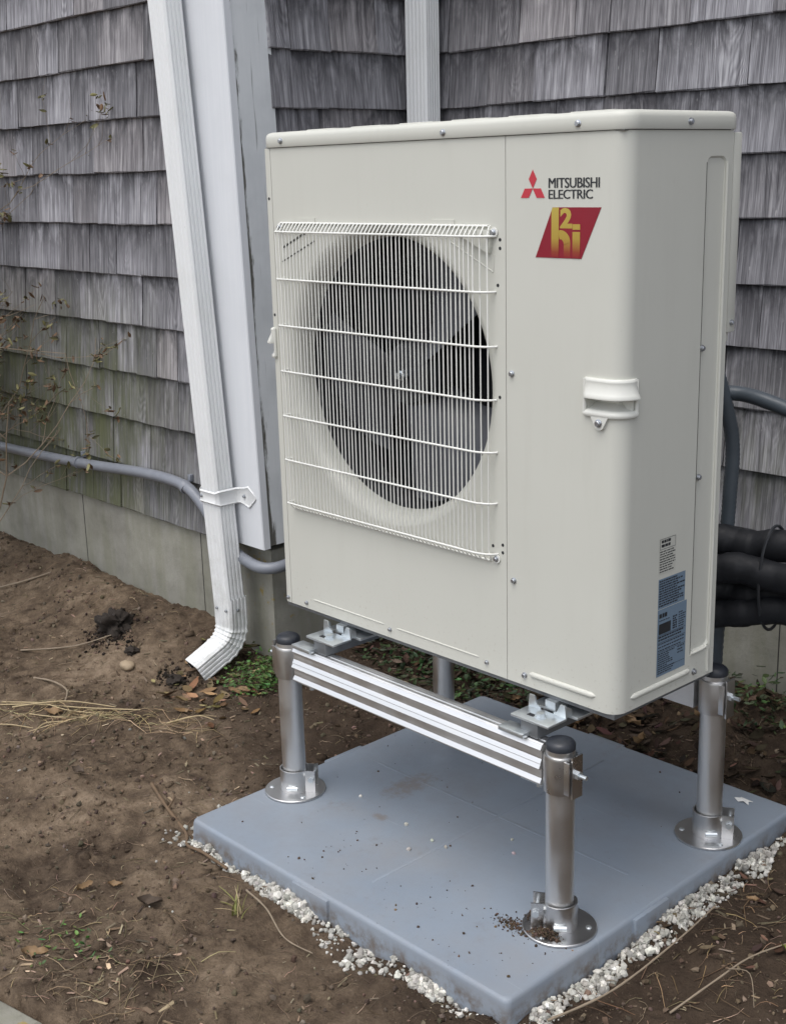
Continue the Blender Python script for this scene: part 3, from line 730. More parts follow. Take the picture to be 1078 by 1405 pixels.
# fan panel
hole = [(FX+.302*math.cos(2*math.pi*i/96), FZ+.302*math.sin(2*math.pi*i/96)) for i in range(96)]
fp = MB(); V, Fc = plane_with_hole([(.0255, ZB), (.6895, ZB), (.6895, ZT), (.0255, ZT)], hole, lambda u, v: (u, 0, v)); fp.add(V, Fc)
for a, b in (((.0255, ZB), (.0255, ZT)), ((.0255, ZT), (.6895, ZT)), ((.6895, ZT), (.6895, ZB)), ((.6895, ZB), (.0255, ZB))):
    fp.add([(a[0], 0, a[1]), (b[0], 0, b[1]), (b[0], .012, b[1]), (a[0], .012, a[1])], [(0, 1, 2, 3)])
fpan = fp.build('fan_panel', 'cream', hp, smooth=30)
bell = MB(); prof_b = [(.302, 0), (.2955, .0015), (.288, .006), (.281, .015), (.2765, .028), (.275, .045), (.275, .11)]
bell.strip([[(FX+r*math.cos(2*math.pi*i/96), y, FZ+r*math.sin(2*math.pi*i/96)) for i in range(96)] for r, y in prof_b[:6]], True).build('bell_mouth', 'cream', fpan, smooth=50)
MB().strip([[(FX+r*math.cos(2*math.pi*i/64), y, FZ+r*math.sin(2*math.pi*i/64)) for i in range(64)] for r, y in ((.2752, .046), (.2752, .13), (.33, .14))], True).build('fan_shroud', 'dark', fpan, smooth=50)
# left corner strip + left side
lc = MB(); arc = [(RC*.35*(1-math.cos(R(a))), RC*.35*(1-math.sin(R(a)))) for a in (0, 22, 45, 67, 90)]
pl = [(0, D_)]+[(x, y) for x, y in arc]+[(.0240, 0), (.0240, .012)]
lc.strip([[(x, y, z) for x, y in pl] for z in (ZB, ZT)]); lc.build('side_panel', 'cream', hp, smooth=40)
# service panel: front part, rounded corner, side with pressed recess
sp = MB(); XS = .6910
arc = [(W_-RC+RC*math.sin(R(a)), RC-RC*math.cos(R(a))) for a in range(0, 91, 9)]
pl = [(XS, .012), (XS, 0), (.877, 0)]+arc
ZP0, ZP1 = .9825, 1.0068                                              # opening of the finger pocket
zs = (ZB, ZP0, ZP1, ZT); npl = len(pl)
sp.add([(x, y, z) for z in zs for x, y in pl], [(k_*npl+j, k_*npl+j+1, (k_+1)*npl+j+1, (k_+1)*npl+j) for k_ in range(3) for j in range(npl-1) if not (k_ == 1 and j >= 2)])
rec = rrect(.222, .283, .492, 1.395, .016, 6)
V, Fc = plane_with_hole([(RC, ZB), (D_-.008, ZB), (D_-.008, ZT), (RC, ZT)], rec, lambda u, v: (W_, u, v)); sp.add(V, Fc)
sp.add([(W_, D_-.008, ZB), (W_, D_-.008, ZT), (W_-.006, D_, ZT), (W_-.006, D_, ZB), (W_-.05, D_, ZT), (W_-.05, D_, ZB)], [(0, 1, 2, 3), (3, 2, 4, 5)])
r2 = rrect(.2255, .2795, .4955, 1.3915, .0135, 6)
sp.strip([[(W_, u, v) for u, v in rec], [(W_-.0035, u, v) for u, v in r2]], True)
n = len(r2); sp.add([(W_-.0035, u, v) for u, v in r2], [tuple(range(n))])
svc = sp.build('service_panel', 'cream', hp, smooth=28)
# ridge beside the recess, the vertical seam
rdg = MB(); pts = [(W_+.0002, .2225, .4905), (W_+.0002, .262, .4905), (W_+.0002, .276, .4955), (W_+.0002, .2835, .509), (W_+.0002, .2835, 1.385)]
rdg.tube(smoothpath(pts, 5), .0032, 8).build('pressed_ridge', 'cream', svc, smooth=60)
MB().box(W_-.004, W_+.0006, .2216, .2228, .49, 1.385).build('seam', 'gasket', svc, smooth=0)
# back: coil and frame
MB().box(.004, W_-.052, .285, D_-.003, ZB, ZT).build('rear_coil', 'coil', hp, smooth=0)
MB().box(.03, .688, .20, .204, ZB+.02, ZT-.02).build('coil', 'coil', hp, smooth=0)
MB().box(.688, .6905, .0135, .285, ZB+.004, ZT-.004).build('partition', 'dark', hp, smooth=0)
MB().box(.0245, .0252, .004, .014, ZB+.002, ZT-.002).build('seam', 'gasket', hp, smooth=0)
bp = MB(); bp.box(.003, W_-.008, .006, D_-.006, ZB-.010, ZB-.0006); bp.build('base_pan', 'strut', hp, smooth=0)
rc = MB(); rc.bbox(W_-.075, W_-.004, D_+.0008, D_+.026, 1.085, ZT-.003, .003); rc.bbox(W_-.04, W_-.012, D_+.0008, D_+.018, 1.068, 1.084, .002); rcv = rc.build('rear_cover', 'cream', hp, smooth=35)
screw(rcv, (W_-.004, D_+.013, 1.103), (1, 0, 0), .9)
# lid
ld = MB(); lo = []
for z, off in ((ZT+.0012, -.002), (ZT+.0012, .0035), (ZT+.003, .0045), (1.4585, .0042), (1.4640, .0025), (1.4675, -.002), (1.4692, -.008), (1.4696, -.020)):
    x0, x1, y0, y1 = -off, W_+off, -off, .320+off
    lo.append([(x, y, z) for x, y in rrect(x0, x1, y0, y1, .030+off, 7)])
ld.strip(lo, True); n = len(lo[0]); ld.add(lo[-1], [tuple(range(n))])
lid = ld.build('lid', 'cream', hp, smooth=35)
for i in range(6): MB().bbox(.10+.14*i, .19+.14*i, .04, .29, 1.4694, 1.4722, .0012).build('pressed_rib', 'cream', lid, smooth=35)
for x, z in ((.068, 1.451), (.543, 1.449), (.854, 1.451)): screw(lid, (x, -.0042, z), (0, -1, 0))
screw(lid, (W_+.0042, .164, 1.451), (1, 0, 0))
MB().box(.01, W_-.006, .0006, .30, ZT-.0005, ZT+.0013).build('lid_gasket', 'gasket', lid, smooth=0)
for x, z in ((.704, 1.026), (.708, .636), (.735, .4535)): screw(svc, (x, -.0002, z), (0, -1, 0))
for y, z in ((.2265, 1.067), (.2290, .832), (.236, .452)): screw(svc, (W_+.0002, y, z), (1, 0, 0))
for x, z in ((.013, .444), (.080, .446), (.358, .451), (.637, .453)): screw(fpan, (x, -.0002, z), (0, -1, 0), .8)
# pressed lines along the bottom edge
def capsule(mb, p0, p1, r): mb.tube(smoothpath([p0, ((Vector(p0)+Vector(p1))/2), p1], 6), [r*.2]+[r]*11+[r*.2], 10); return mb
capsule(MB(), (.745, .0015, .4595), (.905, .0015, .4595), .0062).build('pressed_rib', 'cream', svc, smooth=60)
capsule(MB(), (W_-.0015, .040, .4575), (W_-.0015, .226, .4575), .0062).build('pressed_rib', 'cream', svc, smooth=60)
for xa, xb in ((.098, .345), (.372, .622)): capsule(MB(), (xa, .0008, .4585), (xb, .0008, .4585), .0022).build('pressed_rib', 'cream', fpan, smooth=60)
# small punched holes by the grille
for x, z in ((.6765, 1.262), (.6765, 1.247), (.671, 1.182), (.6745, .980), (.680, .700), (.680, .685), (.655, .694), (.014, 1.335), (.014, 1.09)):
    if .6885 < x < .692: x = .683
    MB().lathe([(.0032, -.0005), (.0032, .0004), (.0001, .0005)], (x, 0, z), 10, 'Y').build('hole', 'dark', fpan, smooth=0)
# pressed corners behind the top of the grille
def bar3(a, b, r): return MB().tube([a, b], r, 8)
bar3((.055, 0, 1.235), (.135, 0, 1.268), .0022).build('pressed_line', 'gasket', fpan, smooth=60); bar3((.05, 0, 1.205), (.16, 0, 1.250), .0014).build('pressed_line', 'gasket', fpan, smooth=60)
pr = MB(); pr.prism([(.575, 1.272), (.655, 1.238), (.659, 1.250), (.659, 1.279), (.575, 1.279)], (-.009, .001), 'Y'); pr.build('grille_corner_boss', 'cream', fpan, smooth=30)
bar3((.555, 0, 1.255), (.660, 0, 1.205), .0014).build('pressed_line', 'cream', fpan, smooth=60); bar3((.660, 0, 1.205), (.663, 0, 1.236), .0014).build('pressed_line', 'cream', fpan, smooth=60)
MB().prism([(.105, 1.2835), (.165, 1.2835), (.165, 1.296), (.105, 1.296)], (-.002, .001), 'Y').build('grille_hook', 'cream', fpan, smooth=0); MB().prism([(.505, 1.2835), (.565, 1.2835), (.565, 1.296), (.505, 1.296)], (-.002, .001), 'Y').build('grille_hook', 'cream', fpan, smooth=0)
# fan grille
GX0, GX1, GY = .049, .668, -.021; GR = .0014; ZH = [1.268-.0980*i for i in range(7)]
g0 = MB(); gr = None
for i, z in enumerate(ZH):
    end = GX1 if i % 2 == 0 else (GX1-.002)
    pts = [(GX0+.003, -.001, z), (GX0+.003, GY+.008, z), (GX0+.005, GY+.001, z), (GX0+.009, GY-.0015, z), (.622, GY-.002, z), (.636, GY-.001, z), (end-.016, GY+.004, z), (end-.006, GY+.011, z), (end, .0, z)]
    mb = MB().tube(pts, .0021, 8)
    if gr is None:
        gr = mb.build('fan_grille', 'wire', hp, smooth=60)
        gr['label'] = 'white wire fan grille'
    else: mb.build('wire', 'wire', gr, smooth=60)
nv = 52; xs = [GX0+.006+i*(.572/(nv-1)) for i in range(nv)]+[.6415, .6555]
for i, x in enumerate(xs):
    dz = rng.uniform(-.0006, .0006)
    yo = GY+.0022 if x < .636 else (GY+.005 if x < .65 else GY+.009)
    pts = [(x, -.0022, 1.2855), (x, -.006, 1.2845), (x, yo+.002, 1.2705), (x+rng.uniform(-.0006, .0006), yo, 1.262), (x+rng.uniform(-.0012, .0012), yo, .985), (x+rng.uniform(-.0006, .0006), yo, .686), (x, yo+.002, .679), (x, -.005, .6655), (x, -.0022, .665)]
    MB().tube(pts, GR, 6).build('wire', 'wire', gr, smooth=60)
MB().tube([(GX0+.004, -.0028, 1.2856), (.650, -.0028, 1.2856)], .0021, 8).build('wire', 'wire', gr, smooth=60)
MB().tube([(GX0+.004, -.0028, .665), (.650, -.0028, .665)], .0021, 8).build('wire', 'wire', gr, smooth=60)
for x, z in ((.6635, 1.2745), (.6655, .6705), (.0485, 1.276)):
    MB().lathe([(.009, 0), (.009, .002), (.0001, .0021)], (x, -.001, z), 14, 'Y').build('grille_lug', 'wire', gr, smooth=30); screw(gr, (x, -.003, z), (0, -1, 0), .95)
# fan
fan = MB().lathe([(.068, 0), (.066, .035), (.060, .046), (.030, .050), (.0001, .050)], (FX, .105, FZ), 40, 'Y').build('fan', 'hub', hp, smooth=40)
MB().lathe([(.011, 0), (.011, .012), (.007, .014), (.007, .022), (.0001, .0225)], (FX, .056, FZ), 6, 'Y').build('hub_nut', 'zinc', fan, smooth=30)
def blade(a0):
    mb = MB(); rows = []; nr_, na = 9, 10
    for i in range(nr_+1):
        t = i/nr_; r = .055+(.266-.055)*t; span = R(58+20*t); lead = R(16*t*t+8*t); row = []
        for j in range(na+1):
            s = j/na; a = a0+lead-span*s*(1-.08*math.sin(math.pi*t)); tip = .0
            rr = r-(.020*(1-min(1, (s/.25)))**2*(t**3))-(.012*max(0, (s-.8)/.2)**2*t**3)
            y = .150-.088*s-.022*math.sin(math.pi*s)*(1-.2*t)
            row.append((FX+rr*math.cos(a), y, FZ+rr*math.sin(a)))
        rows.append(row)
    mb.strip(rows); rows2 = [[(x, y+.003, z) for x, y, z in r] for r in rows]; mb.strip(rows2)
    mb.strip([rows[-1], rows2[-1]]); mb.strip([[r[0] for r in rows], [r[0] for r in rows2]]); mb.strip([[r[-1] for r in rows], [r[-1] for r in rows2]])
    return mb.build('blade', 'blade', fan, smooth=50)
for k in range(3): blade(R(-32+120*k))
mt = MB(); mt.lathe([(.055, 0), (.055, .06), (.045, .065), (.0001, .065)], (FX, .19, FZ), 24, 'Y'); mt.build('motor', 'hub', hp, smooth=35)
MB().bbox(FX-.03, FX-.018, .165, .185, ZB+.02, ZT-.02, .002).bbox(FX+.018, FX+.03, .165, .185, ZB+.02, ZT-.02, .002).build('motor_bracket', 'hub', hp, smooth=35)
# corner handles
def handle(path, zt, sgn, tabx, name='handle'):
    """hood above an open finger pocket, swept along a path of (x, y, nx, ny)"""
    prof_h = [(0, zt), (.004, zt), (.0065, zt-.003), (.0065, zt-.006), (.0055, zt-.010), (.013, zt-.026), (.0155, zt-.031), (.0150, zt-.0335), (.0115, zt-.0335), (.004, zt-.028), (.0008, zt-.030)]
    hh = MB(); n_ = len(path)
    rows = []
    for i, (x, y, nx_, ny_) in enumerate(path):
        e = min(i, n_-1-i); k = (.35, .75, 1)[min(e, 2)]
        rows.append([(x+nx_*o*k, y+ny_*o*k, z) for o, z in prof_h])
    hh.strip(rows); hh.add(rows[0], [tuple(range(len(rows[0])))]); hh.add(rows[-1], [tuple(range(len(rows[0])))])
    rim = MB(); zb2 = zt-.066
    low = [[(x+nx_*o, y+ny_*o, z) for o, z in ((.0004, zb2+.012), (.0035, zb2+.0105), (.0065, zb2+.007), (.0068, zb2+.003), (.005, zb2), (0, zb2-.0005))] for x, y, nx_, ny_ in path]
    rim.strip(low); rim.add(low[0], [tuple(range(6))]); rim.add(low[-1], [tuple(range(6))])
    for x, y, nx_, ny_ in (path[0], path[-1]): rim.tube([(x+nx_*.002, y+ny_*.002, zt-.002), (x+nx_*.003, y+ny_*.003, zb2+.004)], .0036, 8)
    h = hh.build(name, 'cream_plastic', hp, smooth=45); rim.build('rim', 'cream_plastic', h, smooth=45)
    pk = MB()
    if tabx is not None:
        pp = path[1:12]; rr_ = [[(x+nx_*o, y+ny_*o, z) for x, y, nx_, ny_ in pp] for z, o in ((ZP1, .0), (ZP1-.002, -.012), (ZP1-.006, -.022), (ZP0+.010, -.022), (ZP0+.003, -.012), (ZP0, .0))]
        pk.strip(rr_); pk.add([r_[0] for r_ in rr_], [tuple(range(6))]); pk.add([r_[-1] for r_ in rr_], [tuple(range(6))])
    else: pk.strip([[(x+nx_*.0007, y+ny_*.0007, z) for x, y, nx_, ny_ in path] for z in (zt-.030, zb2+.011)])
    pk.build('pocket', 'cream_plastic', h, smooth=45)
    if tabx is not None:
        tb = MB(); tb.prism([(tabx-.020, zb2+.004), (tabx-.008, zb2-.019), (tabx-.003, zb2-.022), (tabx+.003, zb2-.022), (tabx+.008, zb2-.019), (tabx+.020, zb2+.004)], (-.0055, .001), 'Y')
        tb.build('tab', 'cream_plastic', h, smooth=30); screw(h, (tabx, -.0056, zb2-.010), (0, -1, 0), 1.15)
    return h
pth = [(x, 0, 0, -1) for x in (.873, .877, .884, .895, .908, .920)]+[(W_-RC+RC*math.sin(R(a)), RC-RC*math.cos(R(a)), math.sin(R(a)), -math.cos(R(a))) for a in (15, 30, 45, 60, 75, 90)]+[(W_, .034, 1, 0), (W_, .037, 1, 0)]
handle(pth, 1.037, 1, .906)
rl_ = .0105
pth = [(.014, 0, 0, -1), (.0125, 0, 0, -1)]+[(rl_-rl_*math.sin(R(a)), rl_-rl_*math.cos(R(a)), -math.sin(R(a)), -math.cos(R(a))) for a in (0, 30, 60, 90)]+[(0, .03, -1, 0), (0, .06, -1, 0), (0, .09, -1, 0)]
handle(pth, 1.062, -1, None)
# feet of the unit bolted to the rails
for xc in (.200, .803):
    ft = MB(); zf = ZR1+.0006
    ft.bbox(xc-.046, xc+.046, -.066, -.012, zf, zf+.0055, .0018)
    for sg in (-1, 1):
        ft.prism([(xc+sg*.0455, zf+.0054), (xc+sg*.016, zf+.0054), (xc+sg*.016, zf+.010), (xc+sg*.024, zf+.013), (xc+sg*.032, zf+.029), (xc+sg*.043, zf+.029)], (-.0155, -.0122), 'Y')
        ft.prism([(-.0122, zf+.0054), (.004, zf+.0054), (.002, zf+.020), (-.0122, zf+.028)], (xc+sg*.043-.0015, xc+sg*.043+.0015), 'X')
    ft.box(xc-.012, xc+.012, -.006, .03, zf+.0056, ZB-.0105)
    ft.bbox(xc-.05, xc+.06, .001, .30, zf, zf+.006, .001)
    fo = ft.build('mounting_foot', 'zinc', hp, smooth=30)
    MB().lathe([(.0125, zf+.0056), (.0125, zf+.0072), (.0085, zf+.0072), (.0085, zf+.0135), (.0001, zf+.014)], (xc+.006, -.040, 0), 6).build('bolt', 'zinc', fo, smooth=25)
    MB().bbox(xc-.020, xc-.004, -.050, -.040, zf+.0050, zf+.0060, .0003).build('slot', 'dark', fo, smooth=0)
# printed emblem, lettering, stickers
def flat(name, polys, y, mat, parent):
    mb = MB()
    for p in polys:
        mb.prism(p, (y, y-.0004), 'Y')
    return mb.build(name, mat, parent, smooth=0)
def rhomb(cx_, cz_, ang, L=.0265, half=30):
    pts = []
    for a, r_ in ((0, L*math.sqrt(3)), (half, L), (0, 0), (-half, L)): pts.append((a, r_))
    o = []
    for a, r_ in ((0, 0), (half, L), (0, L*math.sqrt(3)), (-half, L)): o.append((cx_+r_*math.sin(R(ang+a)), cz_+r_*math.cos(R(ang+a))))
    return o
flat('emblem', [rhomb(.753, 1.3492, a, .0180) for a in (0, 120, 240)], -.0003, 'red', svc)
def text(body, x, z, wid, hei, mat, parent, y=-.0005, off=0.0, name='lettering'):
    cu = bpy.data.curves.new('t', 'FONT'); cu.body = body; cu.size = 1; cu.offset = off; cu.resolution_u = 3; cu.space_character = .95
    to = bpy.data.objects.new('t', cu); col.objects.link(to); bpy.context.view_layer.update()
    m2 = bpy.data.meshes.new_from_object(to.evaluated_get(bpy.context.evaluated_depsgraph_get())); bpy.data.objects.remove(to)
    vs = [v.co.copy() for v in m2.vertices]; x0 = min(v.x for v in vs); x1 = max(v.x for v in vs); z0 = min(v.y for v in vs); z1 = max(v.y for v in vs)
    mb = MB(); mb.add([(x+(v.x-x0)/(x1-x0)*wid, y, z+(v.y-z0)/(z1-z0)*hei) for v in vs], [tuple(p.vertices) for p in m2.polygons]); bpy.data.meshes.remove(m2)
    return mb.build(name, mat, parent, smooth=0)
for dx_, dy_ in ((0, -.0005), (.0006, -.00055), (.0012, -.0006)): text('MITSUBISHI', .788+dx_, 1.3495, .108, .0165, 'ink', svc, dy_); text('ELECTRIC', .788+dx_, 1.3318, .094, .0150, 'ink', svc, dy_)
stk = flat('sticker', [[(.7600, 1.234), (.8605, 1.234), (.9010, 1.318), (.7975, 1.318)]], -.0003, 'maroon', svc)
def arcpts(cx_, cz_, rx, rz, a0, a1, n=10): return [(cx_+rx*math.cos(R(a0+(a1-a0)*i/n)), cz_+rz*math.sin(R(a0+(a1-a0)*i/n))) for i in range(n+1)]
hx0, hx1 = .7955, .8115                                                # stem of the h, cut by the sticker's slanted edge
flat('sticker_lettering', [[(hx0, 1.2345), (hx1, 1.2345), (hx1, 1.3178), (.7980, 1.3178), (hx0, 1.3128)]], -.0008, 'gold', stk)
arch = arcpts(.8155, 1.2655, .0225, .0175, 0, 120)+[(hx1, 1.2700)]
inn_ = arcpts(.8145, 1.2600, .0080, .0090, 110, 0)
mb = MB(); out_ = arcpts(.8150, 1.2600, .0215, .0205, 0, 105, 10); in__ = arcpts(.8150, 1.2560, .0075, .0095, 0, 105, 10)
mb.strip([[(x, -.0008, z) for x, z in out_], [(x, -.0008, z) for x, z in in__]]); mb.add([(.8365, -.0008, 1.2605), (.8365, -.0008, 1.2345), (.8225, -.0008, 1.2345), (.8225, -.0008, 1.2565)], [(0, 1, 2, 3)])
mb.build('sticker_lettering', 'gold', stk, smooth=0)
flat('sticker_lettering', [[(.8415, 1.2345), (.8575, 1.2345), (.8575, 1.2780), (.8415, 1.2780)], [(.8415, 1.2815), (.8575, 1.2815), (.8575, 1.2905), (.8415, 1.2905)]], -.0008, 'gold', stk)
text('2', .8140, 1.2835, .0265, .0335, 'gold', stk, -.0008, .045, 'sticker_lettering')
# rating labels on the side
def side_rect(mb, y0, y1, z0, z1, x): return mb.add([(x, y0, z0), (x, y1, z0), (x, y1, z1), (x, y0, z1)], [(0, 1, 2, 3)])
LX = W_+.0003
rl2 = random.Random(3)
def textlines(mb, y0, y1, ztop, zbot, pitch, hgt, x, fill=.9):
    z = ztop
    while z-hgt > zbot:
        y = y0; end = y0+(y1-y0)*rl2.uniform(.55, 1.0)
        while y < end:
            wl_ = rl2.uniform(.0025, .009); side_rect(mb, y, min(y+wl_, y1), z-hgt, z, x); y += wl_+rl2.uniform(.001, .002)
        z -= pitch
nb = MB(); side_rect(nb, .117, .166, .671, .738, LX); nlab = nb.build('notice_label', 'whitelabel', svc, smooth=0)
mb = MB()
for a, b, c, d in ((.118, .165, .7175, .7182), (.118, .165, .7365, .7372), (.118, .1187, .7178, .7368), (.1643, .165, .7178, .7368)): side_rect(mb, a, b, c, d, LX+.0004)
textlines(mb, .1225, .161, .7345, .719, .0078, .0052, LX+.0004); textlines(mb, .1185, .165, .7145, .672, .0047, .0020, LX+.0004)
mb.build('print', 'ink', nlab, smooth=0)
nb = MB(); side_rect(nb, .117, .199, .6050, .6620, LX); lab1 = nb.build('instruction_label', 'bluelabel', svc, smooth=0)
mb = MB(); textlines(mb, .1195, .197, .6590, .6070, .0047, .0026, LX+.0004); mb.build('print', 'ink', lab1, smooth=0)
nb = MB(); side_rect(nb, .117, .206, .4740, .6040, LX+.0002); lab2 = nb.build('rating_label', 'bluelabel', svc, smooth=0)
mb = MB(); XL = LX+.0007
side_rect(mb, .121, .157, .5560, .5760, XL)
textlines(mb, .121, .150, .5955, .5855, .03, .0080, XL); textlines(mb, .121, .165, .5830, .5775, .004, .0016, XL)
textlines(mb, .163, .176, .583, .557, .0045, .003, XL); textlines(mb, .181, .203, .586, .557, .0045, .0018, XL)
textlines(mb, .120, .203, .5520, .5400, .0055, .0030, XL); textlines(mb, .120, .203, .5380, .5220, .0062, .0020, XL)
textlines(mb, .120, .172, .5190, .4780, .0042, .0020, XL); textlines(mb, .180, .203, .5190, .5020, .0058, .0020, XL)
for z in (.5535, .5395, .5210, .4880): side_rect(mb, .119, .204, z, z+.0007, XL)
mb.build('print', 'ink', lab2, smooth=0)

# ------------------------------------------------------------------ scatter: stones, litter, plants
ICO_V, ICO_F = None, None
bm = bmesh.new(); bmesh.ops.create_icosphere(bm, subdivisions=1, radius=1); bm.verts.index_update()
ICO_V = np.array([v.co[:] for v in bm.verts]); ICO_F = np.array([[v.index for v in f.verts] for f in bm.faces]); bm.free()
def rand_rot(n, flat=None):
    a = nr.uniform(0, 2*np.pi, n); ca, sa = np.cos(a), np.sin(a); Z3 = np.zeros((n, 3, 3)); Z3[:, 0, 0] = ca; Z3[:, 0, 1] = -sa; Z3[:, 1, 0] = sa; Z3[:, 1, 1] = ca; Z3[:, 2, 2] = 1
    t = nr.normal(0, flat if flat is not None else 1.2, n); ct, stt = np.cos(t), np.sin(t); T = np.zeros((n, 3, 3)); T[:, 0, 0] = 1; T[:, 1, 1] = ct; T[:, 1, 2] = -stt; T[:, 2, 1] = stt; T[:, 2, 2] = ct
    b = nr.uniform(0, 2*np.pi, n); cb_, sb = np.cos(b), np.sin(b); B = np.zeros((n, 3, 3)); B[:, 0, 0] = cb_; B[:, 0, 1] = -sb; B[:, 1, 0] = sb; B[:, 1, 1] = cb_; B[:, 2, 2] = 1
    return Z3 @ T @ B
def scatter(name, tv, tf, pos, size, rot, cols, mat, jit=0., label=None, cat=None, smooth=False, parent=None):
    n, k = len(pos), len(tv)
    V = tv[None]*size[:, None, :]
    if jit: V = V*(1+nr.uniform(-jit, jit, (n, k, 1)))
    V = np.einsum('nij,nkj->nki', rot, V)+pos[:, None, :]
    if parent is not None: V = V-np.array(ORG[parent.name])
    Q = (tf[None]+(np.arange(n)*k)[:, None, None]).reshape(-1, tf.shape[1])
    me = bpy.data.meshes.new(name); np_mesh(me, V.reshape(-1, 3), Q, smooth)
    a = me.attributes.new('Col', 'FLOAT_COLOR', 'POINT'); c = np.ones((n, k, 4)); c[:, :, :3] = cols[:, None, :]; a.data.foreach_set('color', c.astype(np.float32).ravel())
    me.materials.append(M[mat]); return tag(link(name, me, parent), label, cat, None, 'stuff')
def clampcol(base, var, n, tint=.06):
    b = np.array(base)[None]*np.exp(nr.normal(0, var, (n, 1)))*(1+nr.normal(0, tint, (n, 3))); return np.clip(b, .004, .9)
# white chips along three pad edges
P = []
def edge_pts(n, f, wmin, wmax, dens):
    out = []
    while len(out) < n:
        t = rng.random()
        if rng.random() > dens(t): continue
        wd = wmin(t)+(wmax(t)-wmin(t))*rng.random()**1.4; out.append(f(t, wd))
    return out
nz = lambda t, s: float(fbm(np.array([t*9.]), np.array([s]), 77, 3)[0])
P += edge_pts(1700, lambda t, d: padpt(.0+PW*t, -d), lambda t: .003, lambda t: .016+.050*max(0, nz(t, 1.)-.25)+.034*math.exp(-((t-.62)/.18)**2), lambda t: (.25+.75*sst(np.array(t), .2, .5))*(1 if t < .84 else .05)*float(sst(np.array(nz(t*2.3, 3.)), .30, .55)+.10))
P += edge_pts(1700, lambda t, d: padpt(PW+d, PD*t), lambda t: .008, lambda t: .030+.07*max(0, nz(t, 4.)-.2), lambda t: (.9 if .05 < t < .84 else .15)*float(sst(np.array(nz(t*2.5, 6.)), .28, .50)+.12))
P += edge_pts(330, lambda t, d: padpt(-d, PD*t), lambda t: .002, lambda t: .02+.03*nz(t, 9.), lambda t: .35 if t < .12 else (.9 if t < .5 else .6))
P += edge_pts(45, lambda t, d: padpt(-.02-d, .2*t-.05), lambda t: .0, lambda t: .05, lambda t: 1)
P += [(rng.uniform(-.6, .5), rng.uniform(-.6, .2)) for _ in range(14)]
P = np.array([p[:2] for p in P]); n = len(P); sz = (.0022+.0058*nr.random(n)**1.5)*np.where(nr.random(n) < .06, 1.3, 1.)
size = sz[:, None]*nr.uniform(.6, 1.15, (n, 3)); z = zg(P[:, 0], P[:, 1])+sz*nr.uniform(-.3, .9, n)
scatter('white_gravel', ICO_V, ICO_F, np.column_stack([P, z]), size, rand_rot(n), clampcol((.46, .45, .41), .30, n, .012), 'chips', .22, 'white crushed stone spread along the edges of the pad')
# a few chips on the pad
P = np.array([padpt(*q)[:2] for q in ((.37, .31), (.45, .24), (.46, .30), (.50, .30), (.58, .42), (.62, .38), (.20, .33))]); n = len(P)
scatter('stone_chips', ICO_V, ICO_F, np.column_stack([P, np.full(n, .002)]), nr.uniform(.003, .0052, (n, 3)), rand_rot(n), clampcol((.5, .49, .44), .2, n), 'chips', .2, 'small pale stone chips lying on the pad')
# soil crumbs
def visible_xy(n, x0, x1, y0, y1, keep=None):
    out = []
    while len(out) < n:
        x = nr.uniform(x0, x1, 4000); y = nr.uniform(y0, y1, 4000); a, b = padlocal(x, y)
        ok = ~((a > -.004) & (a < PW+.004) & (b > -.004) & (b < PD+.004)) & ~((y > .445) & (x < -.655)) & (y < 1.105)
        if keep is not None: ok &= keep(x, y)
        out += list(zip(x[ok], y[ok]))
    return np.array(out[:n])
P = visible_xy(16000, -2.5, 1.45, -1.05, 1.1, lambda x, y: fbm(x*6, y*6, 31, 3) > nr.uniform(.25, .65, len(x)))
n = len(P); sz = .0012+.0058*nr.random(n)**6
scatter('soil_crumbs', ICO_V, ICO_F, np.column_stack([P, zg(P[:, 0], P[:, 1])+sz*.5]), sz[:, None]*nr.uniform(.6, 1.3, (n, 3)), rand_rot(n), clampcol((.125, .094, .068), .35, n), 'litter', .35, 'loose crumbs of soil over the ground')
P = visible_xy(1500, -2.4, 1.4, -1.0, 1.0, lambda x, y: fbm(x*4, y*4, 91, 3) > nr.uniform(.25, .62, len(x))); n = len(P); sz = .004+.015*nr.random(n)**4
scatter('soil_clods', ICO_V, ICO_F, np.column_stack([P, zg(P[:, 0], P[:, 1])-sz*.25]), sz[:, None]*np.column_stack([nr.uniform(.8, 1.5, (n, 2)), nr.uniform(.5, .9, n)]), rand_rot(n, .3), clampcol((.1, .07, .05), .3, n), 'soil', .38, 'small clods of earth half buried in the bare soil', None, True)
# bark chips and wood fragments
CH_V = np.array([(-1, -.5, 0), (.9, -.6, 0), (1.1, .3, .0), (-.8, .6, 0), (-.9, -.35, .5), (.7, -.4, .6), (.9, .25, .5), (-.7, .4, .45)]); CH_F = np.array([(3, 2, 1, 0), (4, 5, 6, 7), (0, 1, 5, 4), (1, 2, 6, 5), (2, 3, 7, 6), (3, 0, 4, 7)])
def chips(n, keep, base, var, ls, label, name, x=(-2.4, 1.45), y=(-1.05, 1.1)):
    P = visible_xy(n, *x, *y, keep); L = ls[0]+(ls[1]-ls[0])*nr.random(n)**2.2
    size = np.column_stack([L, L*nr.uniform(.22, .5, n), nr.uniform(.0012, .0035, n)])
    return scatter(name, CH_V, CH_F, np.column_stack([P, zg(P[:, 0], P[:, 1])+.0015]), size, rand_rot(n, .22), clampcol(base, var, n), 'litter', .15, label)
chips(2300, lambda x, y: fbm(x*4, y*4, 51, 3) > nr.uniform(.3, .7, len(x)), (.17, .13, .092), .5, (.003, .014), 'small brown bark fragments scattered over the soil', 'bark_fragments')
